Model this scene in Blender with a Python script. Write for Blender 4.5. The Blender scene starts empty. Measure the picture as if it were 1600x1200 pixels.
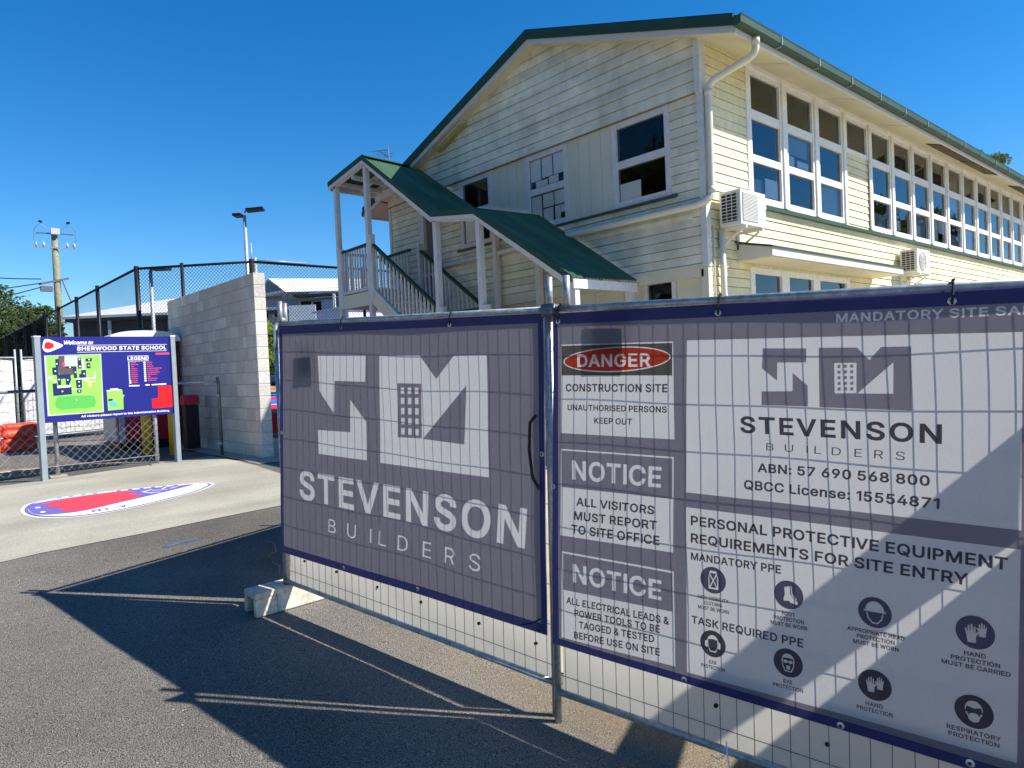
import bpy, bmesh, math, random
import numpy as np
from mathutils.geometry import delaunay_2d_cdt
from mathutils import Vector, Matrix
R = math.radians
S = bpy.context.scene
COL = S.collection

# ---------------------------------------------------------------- camera
cd = bpy.data.cameras.new("camera"); cam = bpy.data.objects.new("camera", cd); COL.objects.link(cam)
cd.sensor_width = 36.0; cd.sensor_fit = 'HORIZONTAL'; cd.lens = 24.45
cd.clip_start = 0.05; cd.clip_end = 3000
yaw, pitch, roll = R(48.4), R(1.4), R(-2.54)
fw = Vector((-math.sin(yaw)*math.cos(pitch), math.cos(yaw)*math.cos(pitch), -math.sin(pitch)))
r0 = fw.cross(Vector((0,0,1))).normalized(); u0 = r0.cross(fw)
rt = math.cos(roll)*r0 + math.sin(roll)*u0; up = -math.sin(roll)*r0 + math.cos(roll)*u0
M = Matrix((rt, up, -fw)).transposed().to_4x4(); M.translation = Vector((0,0,1.65))
cam.matrix_world = M
S.camera = cam

# ---------------------------------------------------------------- sky, sun, exposure
AZ, EL = 41.5, 43.8
W = bpy.data.worlds.new("World"); S.world = W; W.use_nodes = True
nt = W.node_tree; nt.nodes.clear()
wo = nt.nodes.new("ShaderNodeOutputWorld"); wb = nt.nodes.new("ShaderNodeBackground")
sk = nt.nodes.new("ShaderNodeTexSky"); sk.sky_type = 'NISHITA'; sk.sun_disc = False
sk.sun_elevation = R(EL); sk.sun_rotation = R(90-AZ); sk.altitude = 0
sk.air_density = 1.0; sk.dust_density = 0.0; sk.ozone_density = 6.0
hs = nt.nodes.new("ShaderNodeHueSaturation"); hs.inputs['Saturation'].default_value = 1.30; hs.inputs['Value'].default_value = 1.0
nt.links.new(sk.outputs[0], hs.inputs['Color']); nt.links.new(hs.outputs[0], wb.inputs[0])
wb.inputs[1].default_value = 0.103; nt.links.new(wb.outputs[0], wo.inputs[0])
sl = bpy.data.lights.new("sun", 'SUN'); sl.energy = 5.0; sl.angle = R(0.53); sl.color = (1.0, 0.94, 0.84)
so = bpy.data.objects.new("sun", sl); COL.objects.link(so)
sd = Vector((math.cos(R(AZ))*math.cos(R(EL)), math.sin(R(AZ))*math.cos(R(EL)), math.sin(R(EL))))
so.rotation_euler = sd.to_track_quat('Z', 'Y').to_euler(); so.location = sd*60
S.view_settings.view_transform = 'Standard'; S.view_settings.look = 'None'
S.view_settings.exposure = 0.70; S.view_settings.gamma = 1.0
S.render.engine = 'CYCLES'
S.cycles.max_bounces = 8; S.cycles.transparent_max_bounces = 16
rnd = random.Random(7)

# ---------------------------------------------------------------- materials
def mat(name, col, rough=0.7, var=0.12, scale=6.0, bump=0.0, bscale=60.0, metal=0.0, spec=0.3, col2=None, detail=4.0, trans=None, fine=None, board=None, streak=None, spots=None):
    m = bpy.data.materials.new(name); m.use_nodes = True; t = m.node_tree; n = t.nodes; n.clear(); l = t.links
    o = n.new("ShaderNodeOutputMaterial"); p = n.new("ShaderNodeBsdfPrincipled")
    p.inputs['Roughness'].default_value = rough; p.inputs['Metallic'].default_value = metal
    p.inputs['Specular IOR Level'].default_value = spec
    tc = n.new("ShaderNodeTexCoord")
    nz = n.new("ShaderNodeTexNoise"); nz.inputs['Scale'].default_value = scale; nz.inputs['Detail'].default_value = detail
    l.new(tc.outputs['Object'], nz.inputs['Vector'])
    cr = n.new("ShaderNodeValToRGB"); cr.color_ramp.elements[0].position = 0.3; cr.color_ramp.elements[1].position = 0.7
    c2 = col2 or tuple(min(1, c*(1+var)) for c in col); c1 = col if col2 else tuple(c*(1-var) for c in col)
    cr.color_ramp.elements[0].color = (*c1, 1); cr.color_ramp.elements[1].color = (*c2, 1)
    l.new(nz.outputs['Fac'], cr.inputs['Fac']); cout = cr.outputs['Color']
    if fine:                                   # fine = (scale, low, high): small grain multiplied on the colour
        n2 = n.new("ShaderNodeTexNoise"); n2.inputs['Scale'].default_value = fine[0]; n2.inputs['Detail'].default_value = 2.0
        l.new(tc.outputs['Object'], n2.inputs['Vector'])
        mr = n.new("ShaderNodeMapRange"); mr.inputs[1].default_value = 0.35; mr.inputs[2].default_value = 0.65
        mr.inputs[3].default_value = fine[1]; mr.inputs[4].default_value = fine[2]; l.new(n2.outputs['Fac'], mr.inputs[0])
        mx = n.new("ShaderNodeMixRGB"); mx.blend_type = 'MULTIPLY'; mx.inputs[0].default_value = 1.0
        l.new(cout, mx.inputs[1]); l.new(mr.outputs[0], mx.inputs[2]); cout = mx.outputs[0]
    def mulv(val, cout):
        mx = n.new("ShaderNodeMixRGB"); mx.blend_type = 'MULTIPLY'; mx.inputs[0].default_value = 1.0
        l.new(cout, mx.inputs[1]); l.new(val, mx.inputs[2]); return mx.outputs[0]
    def ramp(src, a, b, lo, hi):
        mr = n.new("ShaderNodeMapRange"); mr.inputs[1].default_value=a; mr.inputs[2].default_value=b; mr.inputs[3].default_value=lo; mr.inputs[4].default_value=hi; l.new(src, mr.inputs[0]); return mr.outputs[0]
    if board:                                  # (z0, pitch, spread): every board a touch lighter or darker
        sx = n.new("ShaderNodeSeparateXYZ"); l.new(tc.outputs['Object'], sx.inputs[0])
        m1 = n.new("ShaderNodeMath"); m1.operation='SUBTRACT'; l.new(sx.outputs[2], m1.inputs[0]); m1.inputs[1].default_value=board[0]-0.001
        m2 = n.new("ShaderNodeMath"); m2.operation='DIVIDE'; l.new(m1.outputs[0], m2.inputs[0]); m2.inputs[1].default_value=board[1]
        m3 = n.new("ShaderNodeMath"); m3.operation='FLOOR'; l.new(m2.outputs[0], m3.inputs[0])
        a1 = n.new("ShaderNodeMath"); a1.operation='ADD'; l.new(sx.outputs[0], a1.inputs[0]); l.new(sx.outputs[1], a1.inputs[1])
        a2 = n.new("ShaderNodeMath"); a2.operation='MULTIPLY'; l.new(m3.outputs[0], a2.inputs[0]); a2.inputs[1].default_value=1.37
        a3 = n.new("ShaderNodeMath"); a3.operation='ADD'; l.new(a1.outputs[0], a3.inputs[0]); l.new(a2.outputs[0], a3.inputs[1])
        a4 = n.new("ShaderNodeMath"); a4.operation='DIVIDE'; l.new(a3.outputs[0], a4.inputs[0]); a4.inputs[1].default_value=4.2
        a5 = n.new("ShaderNodeMath"); a5.operation='FLOOR'; l.new(a4.outputs[0], a5.inputs[0])
        cb = n.new("ShaderNodeCombineXYZ"); l.new(m3.outputs[0], cb.inputs[0]); l.new(a5.outputs[0], cb.inputs[1])
        wn = n.new("ShaderNodeTexWhiteNoise"); wn.noise_dimensions='2D'; l.new(cb.outputs[0], wn.inputs['Vector'])
        cout = mulv(ramp(wn.outputs['Value'],0,1,1-board[2],1+board[2]*.4), cout)
        fr_ = n.new("ShaderNodeMath"); fr_.operation='FRACT'; l.new(a4.outputs[0], fr_.inputs[0])
        cout = mulv(ramp(fr_.outputs[0],0.0,0.0016,0.45,1.0), cout)      # butt joint between boards
    if streak:                                 # (scale xyz, low, high): stretched stains
        mp = n.new("ShaderNodeMapping"); mp.inputs['Scale'].default_value = streak[0]; l.new(tc.outputs['Object'], mp.inputs['Vector'])
        ns = n.new("ShaderNodeTexNoise"); ns.inputs['Scale'].default_value=1.0; ns.inputs['Detail'].default_value=6; l.new(mp.outputs[0], ns.inputs['Vector'])
        cout = mulv(ramp(ns.outputs['Fac'],0.38,0.62,streak[1],streak[2]), cout)
    if spots:                                  # (scale, threshold, colour): chips and flecks of their own shape
        np_ = n.new("ShaderNodeTexNoise"); np_.inputs['Scale'].default_value=spots[0]; np_.inputs['Detail'].default_value=5; l.new(tc.outputs['Object'], np_.inputs['Vector'])
        mx = n.new("ShaderNodeMixRGB"); l.new(ramp(np_.outputs['Fac'],spots[1],spots[1]+.02,0,1), mx.inputs[0]); l.new(cout, mx.inputs[1]); mx.inputs[2].default_value=(*spots[2],1); cout = mx.outputs[0]
    l.new(cout, p.inputs['Base Color'])
    if bump:
        nb = n.new("ShaderNodeTexNoise"); nb.inputs['Scale'].default_value = bscale; nb.inputs['Detail'].default_value = 3
        l.new(tc.outputs['Object'], nb.inputs['Vector'])
        b = n.new("ShaderNodeBump"); b.inputs['Strength'].default_value = bump; b.inputs['Distance'].default_value = 0.01
        l.new(nb.outputs['Fac'], b.inputs['Height']); l.new(b.outputs['Normal'], p.inputs['Normal'])
    if trans is not None:                      # thin sheet that lets light through: trans = (colour, share)
        tr = n.new("ShaderNodeBsdfTranslucent"); tr.inputs['Color'].default_value = (*trans[0], 1)
        ms = n.new("ShaderNodeMixShader"); ms.inputs[0].default_value = trans[1]
        l.new(p.outputs[0], ms.inputs[1]); l.new(tr.outputs[0], ms.inputs[2]); l.new(ms.outputs[0], o.inputs[0])
    else: l.new(p.outputs[0], o.inputs[0])
    return m

def glass_mat(name, tint=(0.55, 0.62, 0.68), clear=0.75, ior=1.8):
    m = bpy.data.materials.new(name); m.use_nodes = True; t = m.node_tree; n = t.nodes; n.clear(); l = t.links
    o = n.new("ShaderNodeOutputMaterial"); g = n.new("ShaderNodeBsdfGlossy"); g.inputs['Roughness'].default_value = 0.02
    g.inputs['Color'].default_value = (0.9, 0.92, 0.95, 1)
    tr = n.new("ShaderNodeBsdfTransparent"); tr.inputs['Color'].default_value = (*[c*clear for c in tint], 1)
    nz = n.new("ShaderNodeTexNoise"); nz.inputs['Scale'].default_value = 1.3; tc = n.new("ShaderNodeTexCoord"); l.new(tc.outputs['Object'], nz.inputs['Vector'])
    b = n.new("ShaderNodeBump"); b.inputs['Strength'].default_value = 0.05; b.inputs['Distance'].default_value = 0.05
    l.new(nz.outputs['Fac'], b.inputs['Height']); l.new(b.outputs['Normal'], g.inputs['Normal'])
    fr = n.new("ShaderNodeFresnel"); fr.inputs[0].default_value = ior
    ms = n.new("ShaderNodeMixShader"); l.new(fr.outputs[0], ms.inputs[0]); l.new(tr.outputs[0], ms.inputs[1]); l.new(g.outputs[0], ms.inputs[2])
    l.new(ms.outputs[0], o.inputs[0]); return m

def screen_mat(name, col, alpha):              # fine woven screen: part see-through
    m = bpy.data.materials.new(name); m.use_nodes = True; t = m.node_tree; n = t.nodes; n.clear(); l = t.links
    o = n.new("ShaderNodeOutputMaterial"); d = n.new("ShaderNodeBsdfDiffuse"); d.inputs[0].default_value = (*col, 1)
    tr = n.new("ShaderNodeBsdfTransparent"); ms = n.new("ShaderNodeMixShader")
    nz = n.new("ShaderNodeTexNoise"); nz.inputs['Scale'].default_value = 1.0; tc = n.new("ShaderNodeTexCoord"); l.new(tc.outputs['Object'], nz.inputs['Vector'])
    mr = n.new("ShaderNodeMapRange"); mr.inputs[3].default_value = alpha-0.06; mr.inputs[4].default_value = alpha+0.06; l.new(nz.outputs['Fac'], mr.inputs[0])
    l.new(mr.outputs[0], ms.inputs[0]); l.new(tr.outputs[0], ms.inputs[1]); l.new(d.outputs[0], ms.inputs[2]); l.new(ms.outputs[0], o.inputs[0]); return m

K = {}
K['asphalt'] = mat('asphalt', (0.145,0.136,0.122), 0.9, scale=0.8, var=0.2, bump=1.0, bscale=130, detail=7, spec=0.12, fine=(170,0.25,2.0), streak=((0.35,0.35,0.35),0.80,1.14), spots=(9,0.735,(0.26,0.24,0.21)))
K['concrete_path'] = mat('concrete_path', (0.36,0.34,0.282), 0.85, scale=0.9, var=0.14, streak=((1.5,0.28,1),0.84,1.06), spots=(5,0.74,(0.22,0.20,0.16)), bump=0.25, bscale=40, detail=8, fine=(60,0.86,1.12))
K['dirt'] = mat('dirt', (0.30,0.20,0.11), 0.95, scale=2.5, var=0.35, bump=0.8, bscale=25)
K['cream'] = mat('cream_paint', (0.83,0.765,0.50), 0.55, scale=1.6, var=0.04, board=(.05,.1405,.07), streak=((1.2,1.2,.35),0.90,1.03), bump=0.05, bscale=12, detail=8, fine=(9,0.93,1.05))
K['cream_shade'] = K['cream']
K['grime'] = mat('aged_cream_paint', (0.81,0.775,0.62), 0.6, scale=2.2, var=0.07, board=(3.05,.138,.13), streak=((1.6,1.6,.4),0.84,1.04), spots=(21,0.735,(0.30,0.29,0.26)), bump=0.06, bscale=14, detail=9, fine=(5,0.90,1.06))
K['white'] = mat('white_paint', (0.80,0.80,0.78), 0.5, scale=3, var=0.05, fine=(14,0.93,1.04))
K['oldwhite'] = mat('worn_white_paint', (0.66,0.66,0.65), 0.55, scale=5, var=0.08, fine=(22,0.94,1.03))
K['greyfascia'] = mat('fascia_paint', (0.60,0.60,0.58), 0.5, scale=3, var=0.06)
K['green'] = mat('green_steel', (0.03,0.075,0.058), 0.6, scale=3, var=0.12, spec=0.15)
K['greenroof'] = mat('green_roof_steel', (0.072,0.145,0.092), 0.75, scale=1.4, var=0.1, spec=0.08, streak=((1.0,5,.6),0.80,1.08))
K['gutter'] = mat('gutter_green', (0.045,0.085,0.062), 0.5, scale=2, var=0.1, spec=0.2)
K['soffit'] = mat('soffit_cream', (0.66,0.62,0.44), 0.6, scale=1.2, var=0.07)
K['panel'] = mat('fibro_panel', (0.66,0.64,0.52), 0.6, scale=1.5, var=0.06)
K['dark'] = mat('dark_interior', (0.035,0.032,0.03), 0.9, var=0.2)
K['room'] = mat('darkened_room_wall', (0.10,0.10,0.095), 0.9, var=0.1)  # walls coloured dark so the rooms look unlit through the panes
K['blind'] = mat('roller_blind', (0.42,0.45,0.48), 0.8, var=0.05)
K['paper'] = mat('paper', (0.86,0.87,0.88), 0.8, var=0.05)
K['glass'] = glass_mat('window_glass', tint=(.8,.86,.9), clear=.95, ior=1.7)
K['glassold'] = glass_mat('old_window_glass', tint=(.92,.95,.96), clear=.97, ior=1.35)
K['bracket'] = mat('gutter_strap', (0.20,0.24,0.21), 0.5)
K['sill'] = mat('dark_sill', (0.05,0.075,0.065), 0.5)
K['pvc'] = mat('pvc_pipe', (0.72,0.70,0.58), 0.4, var=0.05)
K['ac'] = mat('ac_casing', (0.78,0.77,0.72), 0.4, var=0.03)
K['acdark'] = mat('ac_coil', (0.03,0.03,0.035), 0.6)
K['grille'] = mat('ac_grille', (0.45,0.45,0.42), 0.5)
K['galv'] = mat('galvanised_steel', (0.42,0.43,0.44), 0.42, metal=0.55, scale=14, var=0.25, spec=0.5, fine=(40,0.8,1.15))
K['galvdark'] = mat('weathered_galvanised', (0.16,0.165,0.18), 0.5, metal=0.5, scale=10, var=0.3)
K['black'] = mat('black_steel', (0.012,0.012,0.014), 0.45, var=0.2)
K['blackplastic'] = mat('black_plastic', (0.012,0.012,0.013), 0.5)
K['bannerwhite'] = mat('banner_white', (0.55,0.55,0.57), 0.75, var=0.03, scale=1.5, bump=0.35, bscale=5, fine=(160,0.93,1.05), trans=((0.57,0.57,0.585), 0.5))
K['bannergrey'] = mat('banner_grey', (0.20,0.187,0.225), 0.7, var=0.07, scale=1.7, bump=0.35, bscale=5, fine=(160,0.9,1.07), trans=((0.50,0.46,0.54), 0.5))
K['navy'] = mat('banner_navy', (0.035,0.04,0.155), 0.55, var=0.12, scale=8, trans=((0.10,0.10,0.30), 0.35))
K['ink2'] = mat('banner_ink_violet', (0.10,0.095,0.15), 0.7, var=0.05, trans=((0.20,0.19,0.27), 0.5))
K['ink'] = mat('banner_ink', (0.07,0.065,0.085), 0.7, var=0.05, trans=((0.16,0.15,0.18), 0.5))
K['bannerred'] = mat('banner_red', (0.42,0.035,0.02), 0.7, var=0.05, trans=((0.95,0.10,0.05), 0.5))
K['bannerblack'] = mat('banner_black', (0.05,0.047,0.045), 0.7, var=0.05, trans=((0.27,0.25,0.22), 0.5))
K['strip'] = mat('white_plastic_sheet', (0.50,0.49,0.47), 0.5, var=0.05, scale=6, trans=((0.68,0.66,0.60), 0.5))
K['block'] = mat('concrete_block', (0.60,0.57,0.525), 0.9, scale=2, var=0.10, streak=((1.5,1.5,.5),0.88,1.03), bump=0.5, bscale=50, fine=(50,0.85,1.12))
K['block2'] = mat('concrete_block_pale', (0.66,0.63,0.585), 0.9, scale=3, var=0.12, bump=0.5, bscale=50, fine=(50,0.85,1.12))
K['block3'] = mat('concrete_block_dark', (0.52,0.49,0.45), 0.9, scale=3, var=0.12, bump=0.5, bscale=50, fine=(50,0.85,1.12))
K['mortar'] = mat('mortar', (0.36,0.35,0.33), 0.95)
K['foot'] = mat('foot_concrete', (0.66,0.56,0.45), 0.8, scale=8, var=0.25, bump=0.35, bscale=50, fine=(25,0.75,1.1))
K['signblue'] = mat('sign_blue', (0.015,0.018,0.19), 0.35, var=0.06, scale=2)
K['signnavy'] = mat('sign_map_navy', (0.012,0.022,0.11), 0.4)
K['signwhite'] = mat('sign_white', (0.82,0.82,0.84), 0.4, var=0.02)
K['signgreen'] = mat('sign_green', (0.26,0.56,0.10), 0.4, var=0.1, scale=5)
K['signgreen2'] = mat('sign_oval_green', (0.09,0.43,0.08), 0.4, var=0.04)
K['signgrey'] = mat('sign_grey', (0.48,0.50,0.52), 0.4, var=0.03)
K['signbrown'] = mat('sign_brown', (0.10,0.075,0.085), 0.4, var=0.05)
K['signred'] = mat('sign_red', (0.75,0.012,0.02), 0.4, var=0.03)
K['signpink'] = mat('sign_pink', (0.60,0.06,0.16), 0.4, var=0.03)
K['signcyan'] = mat('sign_pool', (0.08,0.45,0.55), 0.4, var=0.03)
K['signyellow'] = mat('sign_yellow', (0.85,0.55,0.2), 0.4, var=0.03)
K['signpost'] = mat('sign_post_grey', (0.27,0.32,0.36), 0.5, scale=5, var=0.08, metal=0.2)
K['boothred'] = mat('booth_red', (0.58,0.018,0.045), 0.4, var=0.08, scale=2)
K['boothroof'] = mat('booth_roof', (0.74,0.74,0.72), 0.5, var=0.05)
K['boothgrey'] = mat('booth_grey', (0.52,0.53,0.53), 0.5, var=0.06)
K['yellow'] = mat('bollard_yellow', (0.80,0.46,0.02), 0.45, scale=8, var=0.12)
K['barrier'] = mat('barrier_orange', (0.78,0.075,0.03), 0.5, scale=5, var=0.12)
K['courtred'] = mat('court_red', (0.75,0.02,0.05), 0.7, var=0.06)
K['courtblue'] = mat('court_blue', (0.02,0.16,0.55), 0.7, var=0.06)
K['lightpole'] = mat('light_pole', (0.42,0.47,0.50), 0.45, metal=0.3)
K['timberpole'] = mat('timber_pole', (0.25,0.235,0.15), 0.85, scale=5, var=0.25)
K['roofwhite'] = mat('white_roof_steel', (0.80,0.80,0.80), 0.45, var=0.04)
K['housegrey'] = mat('house_grey', (0.46,0.50,0.56), 0.7, var=0.06)
K['housedark'] = mat('house_dark_grey', (0.10,0.10,0.10), 0.7, var=0.1)
K['housecream'] = mat('house_cream', (0.80,0.76,0.62), 0.7, var=0.05)
K['window_dark'] = mat('dark_window', (0.02,0.022,0.027), 0.1, spec=0.6)
K['carwhite'] = mat('car_white', (0.80,0.80,0.82), 0.2, var=0.02, spec=0.6)
K['tyre'] = mat('tyre', (0.02,0.02,0.02), 0.8)
K['rim'] = mat('rim', (0.5,0.5,0.52), 0.3, metal=0.7)
K['bark'] = mat('bark', (0.12,0.09,0.06), 0.9, scale=8, var=0.3)
def leafmat(name, c, c2):
    return mat(name, c, 0.6, scale=1.1, col2=c2, trans=(tuple(min(1, x*1.6) for x in c2), 0.35), detail=6)
K['leaf_dark'] = leafmat('leaf_dark', (0.018,0.04,0.012), (0.06,0.11,0.025))
K['leaf_mid'] = leafmat('leaf_mid', (0.03,0.06,0.02), (0.10,0.14,0.045))
K['leaf_lime'] = leafmat('leaf_lime', (0.08,0.16,0.012), (0.30,0.38,0.025))
K['emblemwhite'] = mat('emblem_white', (0.74,0.72,0.70), 0.7, var=0.06, scale=3)
K['emblemred'] = mat('emblem_red', (0.72,0.05,0.08), 0.7, var=0.1, scale=4)
K['emblemblue'] = mat('emblem_blue', (0.13,0.12,0.42), 0.7, var=0.1, scale=4)
K['chalkblue'] = mat('chalk_blue', (0.07,0.11,0.20), 0.9, var=0.3, scale=9)
K['screen'] = screen_mat('fine_screen', (0.03,0.035,0.045), 0.30)
K['shadecloth'] = screen_mat('shade_cloth', (0.02,0.02,0.022), 0.86)
K['tempwhite'] = mat('temp_fence_sheet', (0.78,0.78,0.78), 0.6, var=0.05)
K['hoard'] = mat('hoarding_back', (0.16,0.155,0.19), 0.7, trans=((0.30,0.28,0.33),0.5))

def dust_mat():                                # thin sandy dust, thinning out towards its edge
    m = bpy.data.materials.new('sandy_dust'); m.use_nodes = True; t = m.node_tree; n = t.nodes; n.clear(); l = t.links
    o = n.new("ShaderNodeOutputMaterial"); d = n.new("ShaderNodeBsdfDiffuse"); tr = n.new("ShaderNodeBsdfTransparent"); ms = n.new("ShaderNodeMixShader")
    tc = n.new("ShaderNodeTexCoord"); nz = n.new("ShaderNodeTexNoise"); nz.inputs['Scale'].default_value = 3.0; nz.inputs['Detail'].default_value = 8
    n2 = n.new("ShaderNodeTexNoise"); n2.inputs['Scale'].default_value = 140; n2.inputs['Detail'].default_value = 2
    cr = n.new("ShaderNodeValToRGB"); cr.color_ramp.elements[0].color = (0.16,0.11,0.06,1); cr.color_ramp.elements[1].color = (0.52,0.40,0.25,1); cr.color_ramp.elements[0].position=0.35; cr.color_ramp.elements[1].position=0.65
    at = n.new("ShaderNodeAttribute"); at.attribute_name = 'thick'
    mu = n.new("ShaderNodeMath"); mu.operation = 'MULTIPLY'; l.new(at.outputs['Fac'], mu.inputs[0]); l.new(nz.outputs['Fac'], mu.inputs[1])
    for q in (nz,n2): l.new(tc.outputs['Object'], q.inputs['Vector'])
    l.new(n2.outputs['Fac'], cr.inputs['Fac']); l.new(cr.outputs[0], d.inputs[0]); l.new(mu.outputs[0], ms.inputs[0]); l.new(tr.outputs[0], ms.inputs[1]); l.new(d.outputs[0], ms.inputs[2]); l.new(ms.outputs[0], o.inputs[0]); return m
K['dust'] = dust_mat()
K['bounce_ground'] = mat('added_bounce_ground', (0.44,0.38,0.28), 0.95, scale=1.5, var=0.2, bump=0.5, bscale=30)

# ---------------------------------------------------------------- mesh helpers
class MB:
    def __init__(s): s.v = []; s.f = []; s.mi = []
    def add(s, vs, fs, mi=0):
        o = len(s.v); s.v += [tuple(v) for v in vs]
        for f in fs: s.f.append(tuple(o+i for i in f)); s.mi.append(mi)
        return s
    def hexa(s, p, mi=0):          # 8 points: bottom ring 0-3, top ring 4-7
        return s.add(p, [(3,2,1,0),(4,5,6,7),(0,1,5,4),(1,2,6,5),(2,3,7,6),(3,0,4,7)], mi)
    def box(s, a, b, mi=0):
        x0,y0,z0 = a; x1,y1,z1 = b
        return s.hexa([(x0,y0,z0),(x1,y0,z0),(x1,y1,z0),(x0,y1,z0),(x0,y0,z1),(x1,y0,z1),(x1,y1,z1),(x0,y1,z1)], mi)
    def obox(s, o, ex, ey, ez, mi=0):
        o=Vector(o); ex=Vector(ex); ey=Vector(ey); ez=Vector(ez)
        return s.hexa([o,o+ex,o+ex+ey,o+ey,o+ez,o+ex+ez,o+ex+ey+ez,o+ey+ez], mi)
    def beam(s, p, q, w, h, up=(0,0,1), mi=0):
        p=Vector(p); q=Vector(q); d=(q-p).normalized(); u=Vector(up); sx=d.cross(u).normalized(); u=sx.cross(d).normalized()
        a=sx*w/2; b=u*h/2
        return s.hexa([p-a-b,p+a-b,q+a-b,q-a-b,p-a+b,p+a+b,q+a+b,q-a+b], mi)
    def tube(s, p, q, r, n=8, r2=None, mi=0, caps=True):
        p=Vector(p); q=Vector(q); d=(q-p).normalized(); r2 = r if r2 is None else r2
        a = d.orthogonal().normalized(); b = d.cross(a); o=len(s.v)
        for c,rr in ((p,r),(q,r2)):
            for i in range(n):
                t=2*math.pi*i/n; s.v.append(tuple(c+(a*math.cos(t)+b*math.sin(t))*rr))
        for i in range(n):
            j=(i+1)%n; s.f.append((o+i,o+j,o+n+j,o+n+i)); s.mi.append(mi)
        if caps:
            s.f.append(tuple(o+i for i in reversed(range(n)))); s.mi.append(mi)
            s.f.append(tuple(o+n+i for i in range(n))); s.mi.append(mi)
        return s
    def path(s, pts, r, n=8, mi=0):            # swept tube with parallel frames
        P=[Vector(p) for p in pts]; m=len(P); o=len(s.v); a=None
        for k in range(m):
            d=((P[min(k+1,m-1)]-P[max(k-1,0)])).normalized()
            a = d.orthogonal().normalized() if a is None else (a-d*a.dot(d)).normalized()
            b=d.cross(a); rr = r[k] if isinstance(r,(list,tuple)) else r
            for i in range(n):
                t=2*math.pi*i/n; s.v.append(tuple(P[k]+(a*math.cos(t)+b*math.sin(t))*rr))
        for k in range(m-1):
            for i in range(n):
                j=(i+1)%n; s.f.append((o+k*n+i,o+k*n+j,o+(k+1)*n+j,o+(k+1)*n+i)); s.mi.append(mi)
        s.f.append(tuple(o+i for i in reversed(range(n)))); s.mi.append(mi)
        s.f.append(tuple(o+(m-1)*n+i for i in range(n))); s.mi.append(mi)
        return s
    def prism(s, pts, vec, mi=0):              # polygon swept along vec
        n=len(pts); vec=Vector(vec); A=[Vector(p) for p in pts]; B=[p+vec for p in A]
        return s.add(A+B, [tuple(reversed(range(n))), tuple(range(n,2*n))]+[(i,(i+1)%n,n+(i+1)%n,n+i) for i in range(n)], mi)
    def quad(s, a,b,c,d, mi=0): return s.add([a,b,c,d],[(0,1,2,3)],mi)

BASE = {}
def mesh(name, mb, mats, parent=None, smooth=False):
    if not isinstance(mats,(list,tuple)): mats=[mats]
    me = bpy.data.meshes.new(name)
    o = bpy.data.objects.new(name, me); COL.objects.link(o)
    base = Vector((0,0,0))
    if parent is not None:
        base = BASE[parent.name]; o.parent = parent
    else:
        if mb.v:
            xs=[v[0] for v in mb.v]; ys=[v[1] for v in mb.v]; zs=[v[2] for v in mb.v]
            base = Vector(((min(xs)+max(xs))/2,(min(ys)+max(ys))/2,min(zs)))
        o.location = base
    BASE[o.name] = base
    me.from_pydata([tuple(Vector(v)-base) for v in mb.v], [], mb.f)
    for m in mats: me.materials.append(m)
    me.polygons.foreach_set('material_index', mb.mi)
    if smooth: me.polygons.foreach_set('use_smooth', [True]*len(me.polygons))
    me.update(); return o
def thing(name, label, cat, loc, group=None):
    o = bpy.data.objects.new(name, None); COL.objects.link(o); o.location = loc; o.empty_display_size = 0.2
    BASE[o.name] = Vector(loc); o['label']=label; o['category']=cat
    if group: o['group']=group
    return o
def tag(o, label, cat, group=None):
    o['label']=label; o['category']=cat
    if group: o['group']=group
    return o
def structure(name, mb, m, smooth=False):
    o = mesh(name, mb, m, None, smooth); o['kind']='structure'; return o

# ---------------------------------------------------------------- ground level: rises to the left of the photo
SL = 0.05; XA, XB = -11.4, 3.0
def gh(x): return -SL*(max(min(x,XB),XA)+5.2)
def overlay(name, poly, m, dz, label=None, cat=None, parent=None):  # flat patch following the ground
    bm = bmesh.new(); f = bm.faces.new([bm.verts.new((x,y,0)) for x,y in poly])
    for X in (XA, XB):
        bmesh.ops.bisect_plane(bm, geom=bm.verts[:]+bm.edges[:]+bm.faces[:], plane_co=(X,0,0), plane_no=(1,0,0))
    bmesh.ops.triangulate(bm, faces=bm.faces[:])
    mb = MB(); bm.verts.index_update()
    mb.add([(v.co.x,v.co.y,gh(v.co.x)+dz) for v in bm.verts], [tuple(v.index for v in f.verts) for f in bm.faces]); bm.free()
    return mb

# ================================================================ ground, paths, court
mb = MB(); F = 900
xs = [-F, XA, XB, F]
for i in range(3):
    a,b = xs[i], xs[i+1]; n=1
    mb.quad((a,-F,gh(a)),(b,-F,gh(b)),(b,F,gh(b)),(a,F,gh(a)))
structure('ground', mb, K['asphalt'])
structure('concrete_path', overlay('p', [(-7.35,-9),(-7.61,.62),(-7.69,.92),(-7.76,1.79),(-7.86,2.51),(-7.95,3.35),(-8.05,4.4),(-9.81,4.17),(-10.87,4.17),(-11.32,4.14),(-12.07,4.12),(-12.75,4.12),(-12.30,2.6),(-11.95,1.2),(-12.2,-9)], None, .006), K['concrete_path'])
structure('wall_footing_slab', overlay('p', [(-10.9,4.25),(-10.9,6.2),(-17.0,6.2),(-17.0,4.2),(-12.76,4.2),(-11.2,4.22)], None, .010), K['concrete_path'])
structure('dirt_patch', overlay('p', [(-12.75,-3),(-12.7,1.0),(-12.95,2.6),(-13.4,2.9),(-14.2,1.6),(-14.6,-3)], None, .006), K['dirt'])
structure('court_surround', overlay('p', [(-16.9,6.6),(-16.9,30),(-12.0,30),(-12.0,6.6)], None, .004), K['asphalt'])
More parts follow.
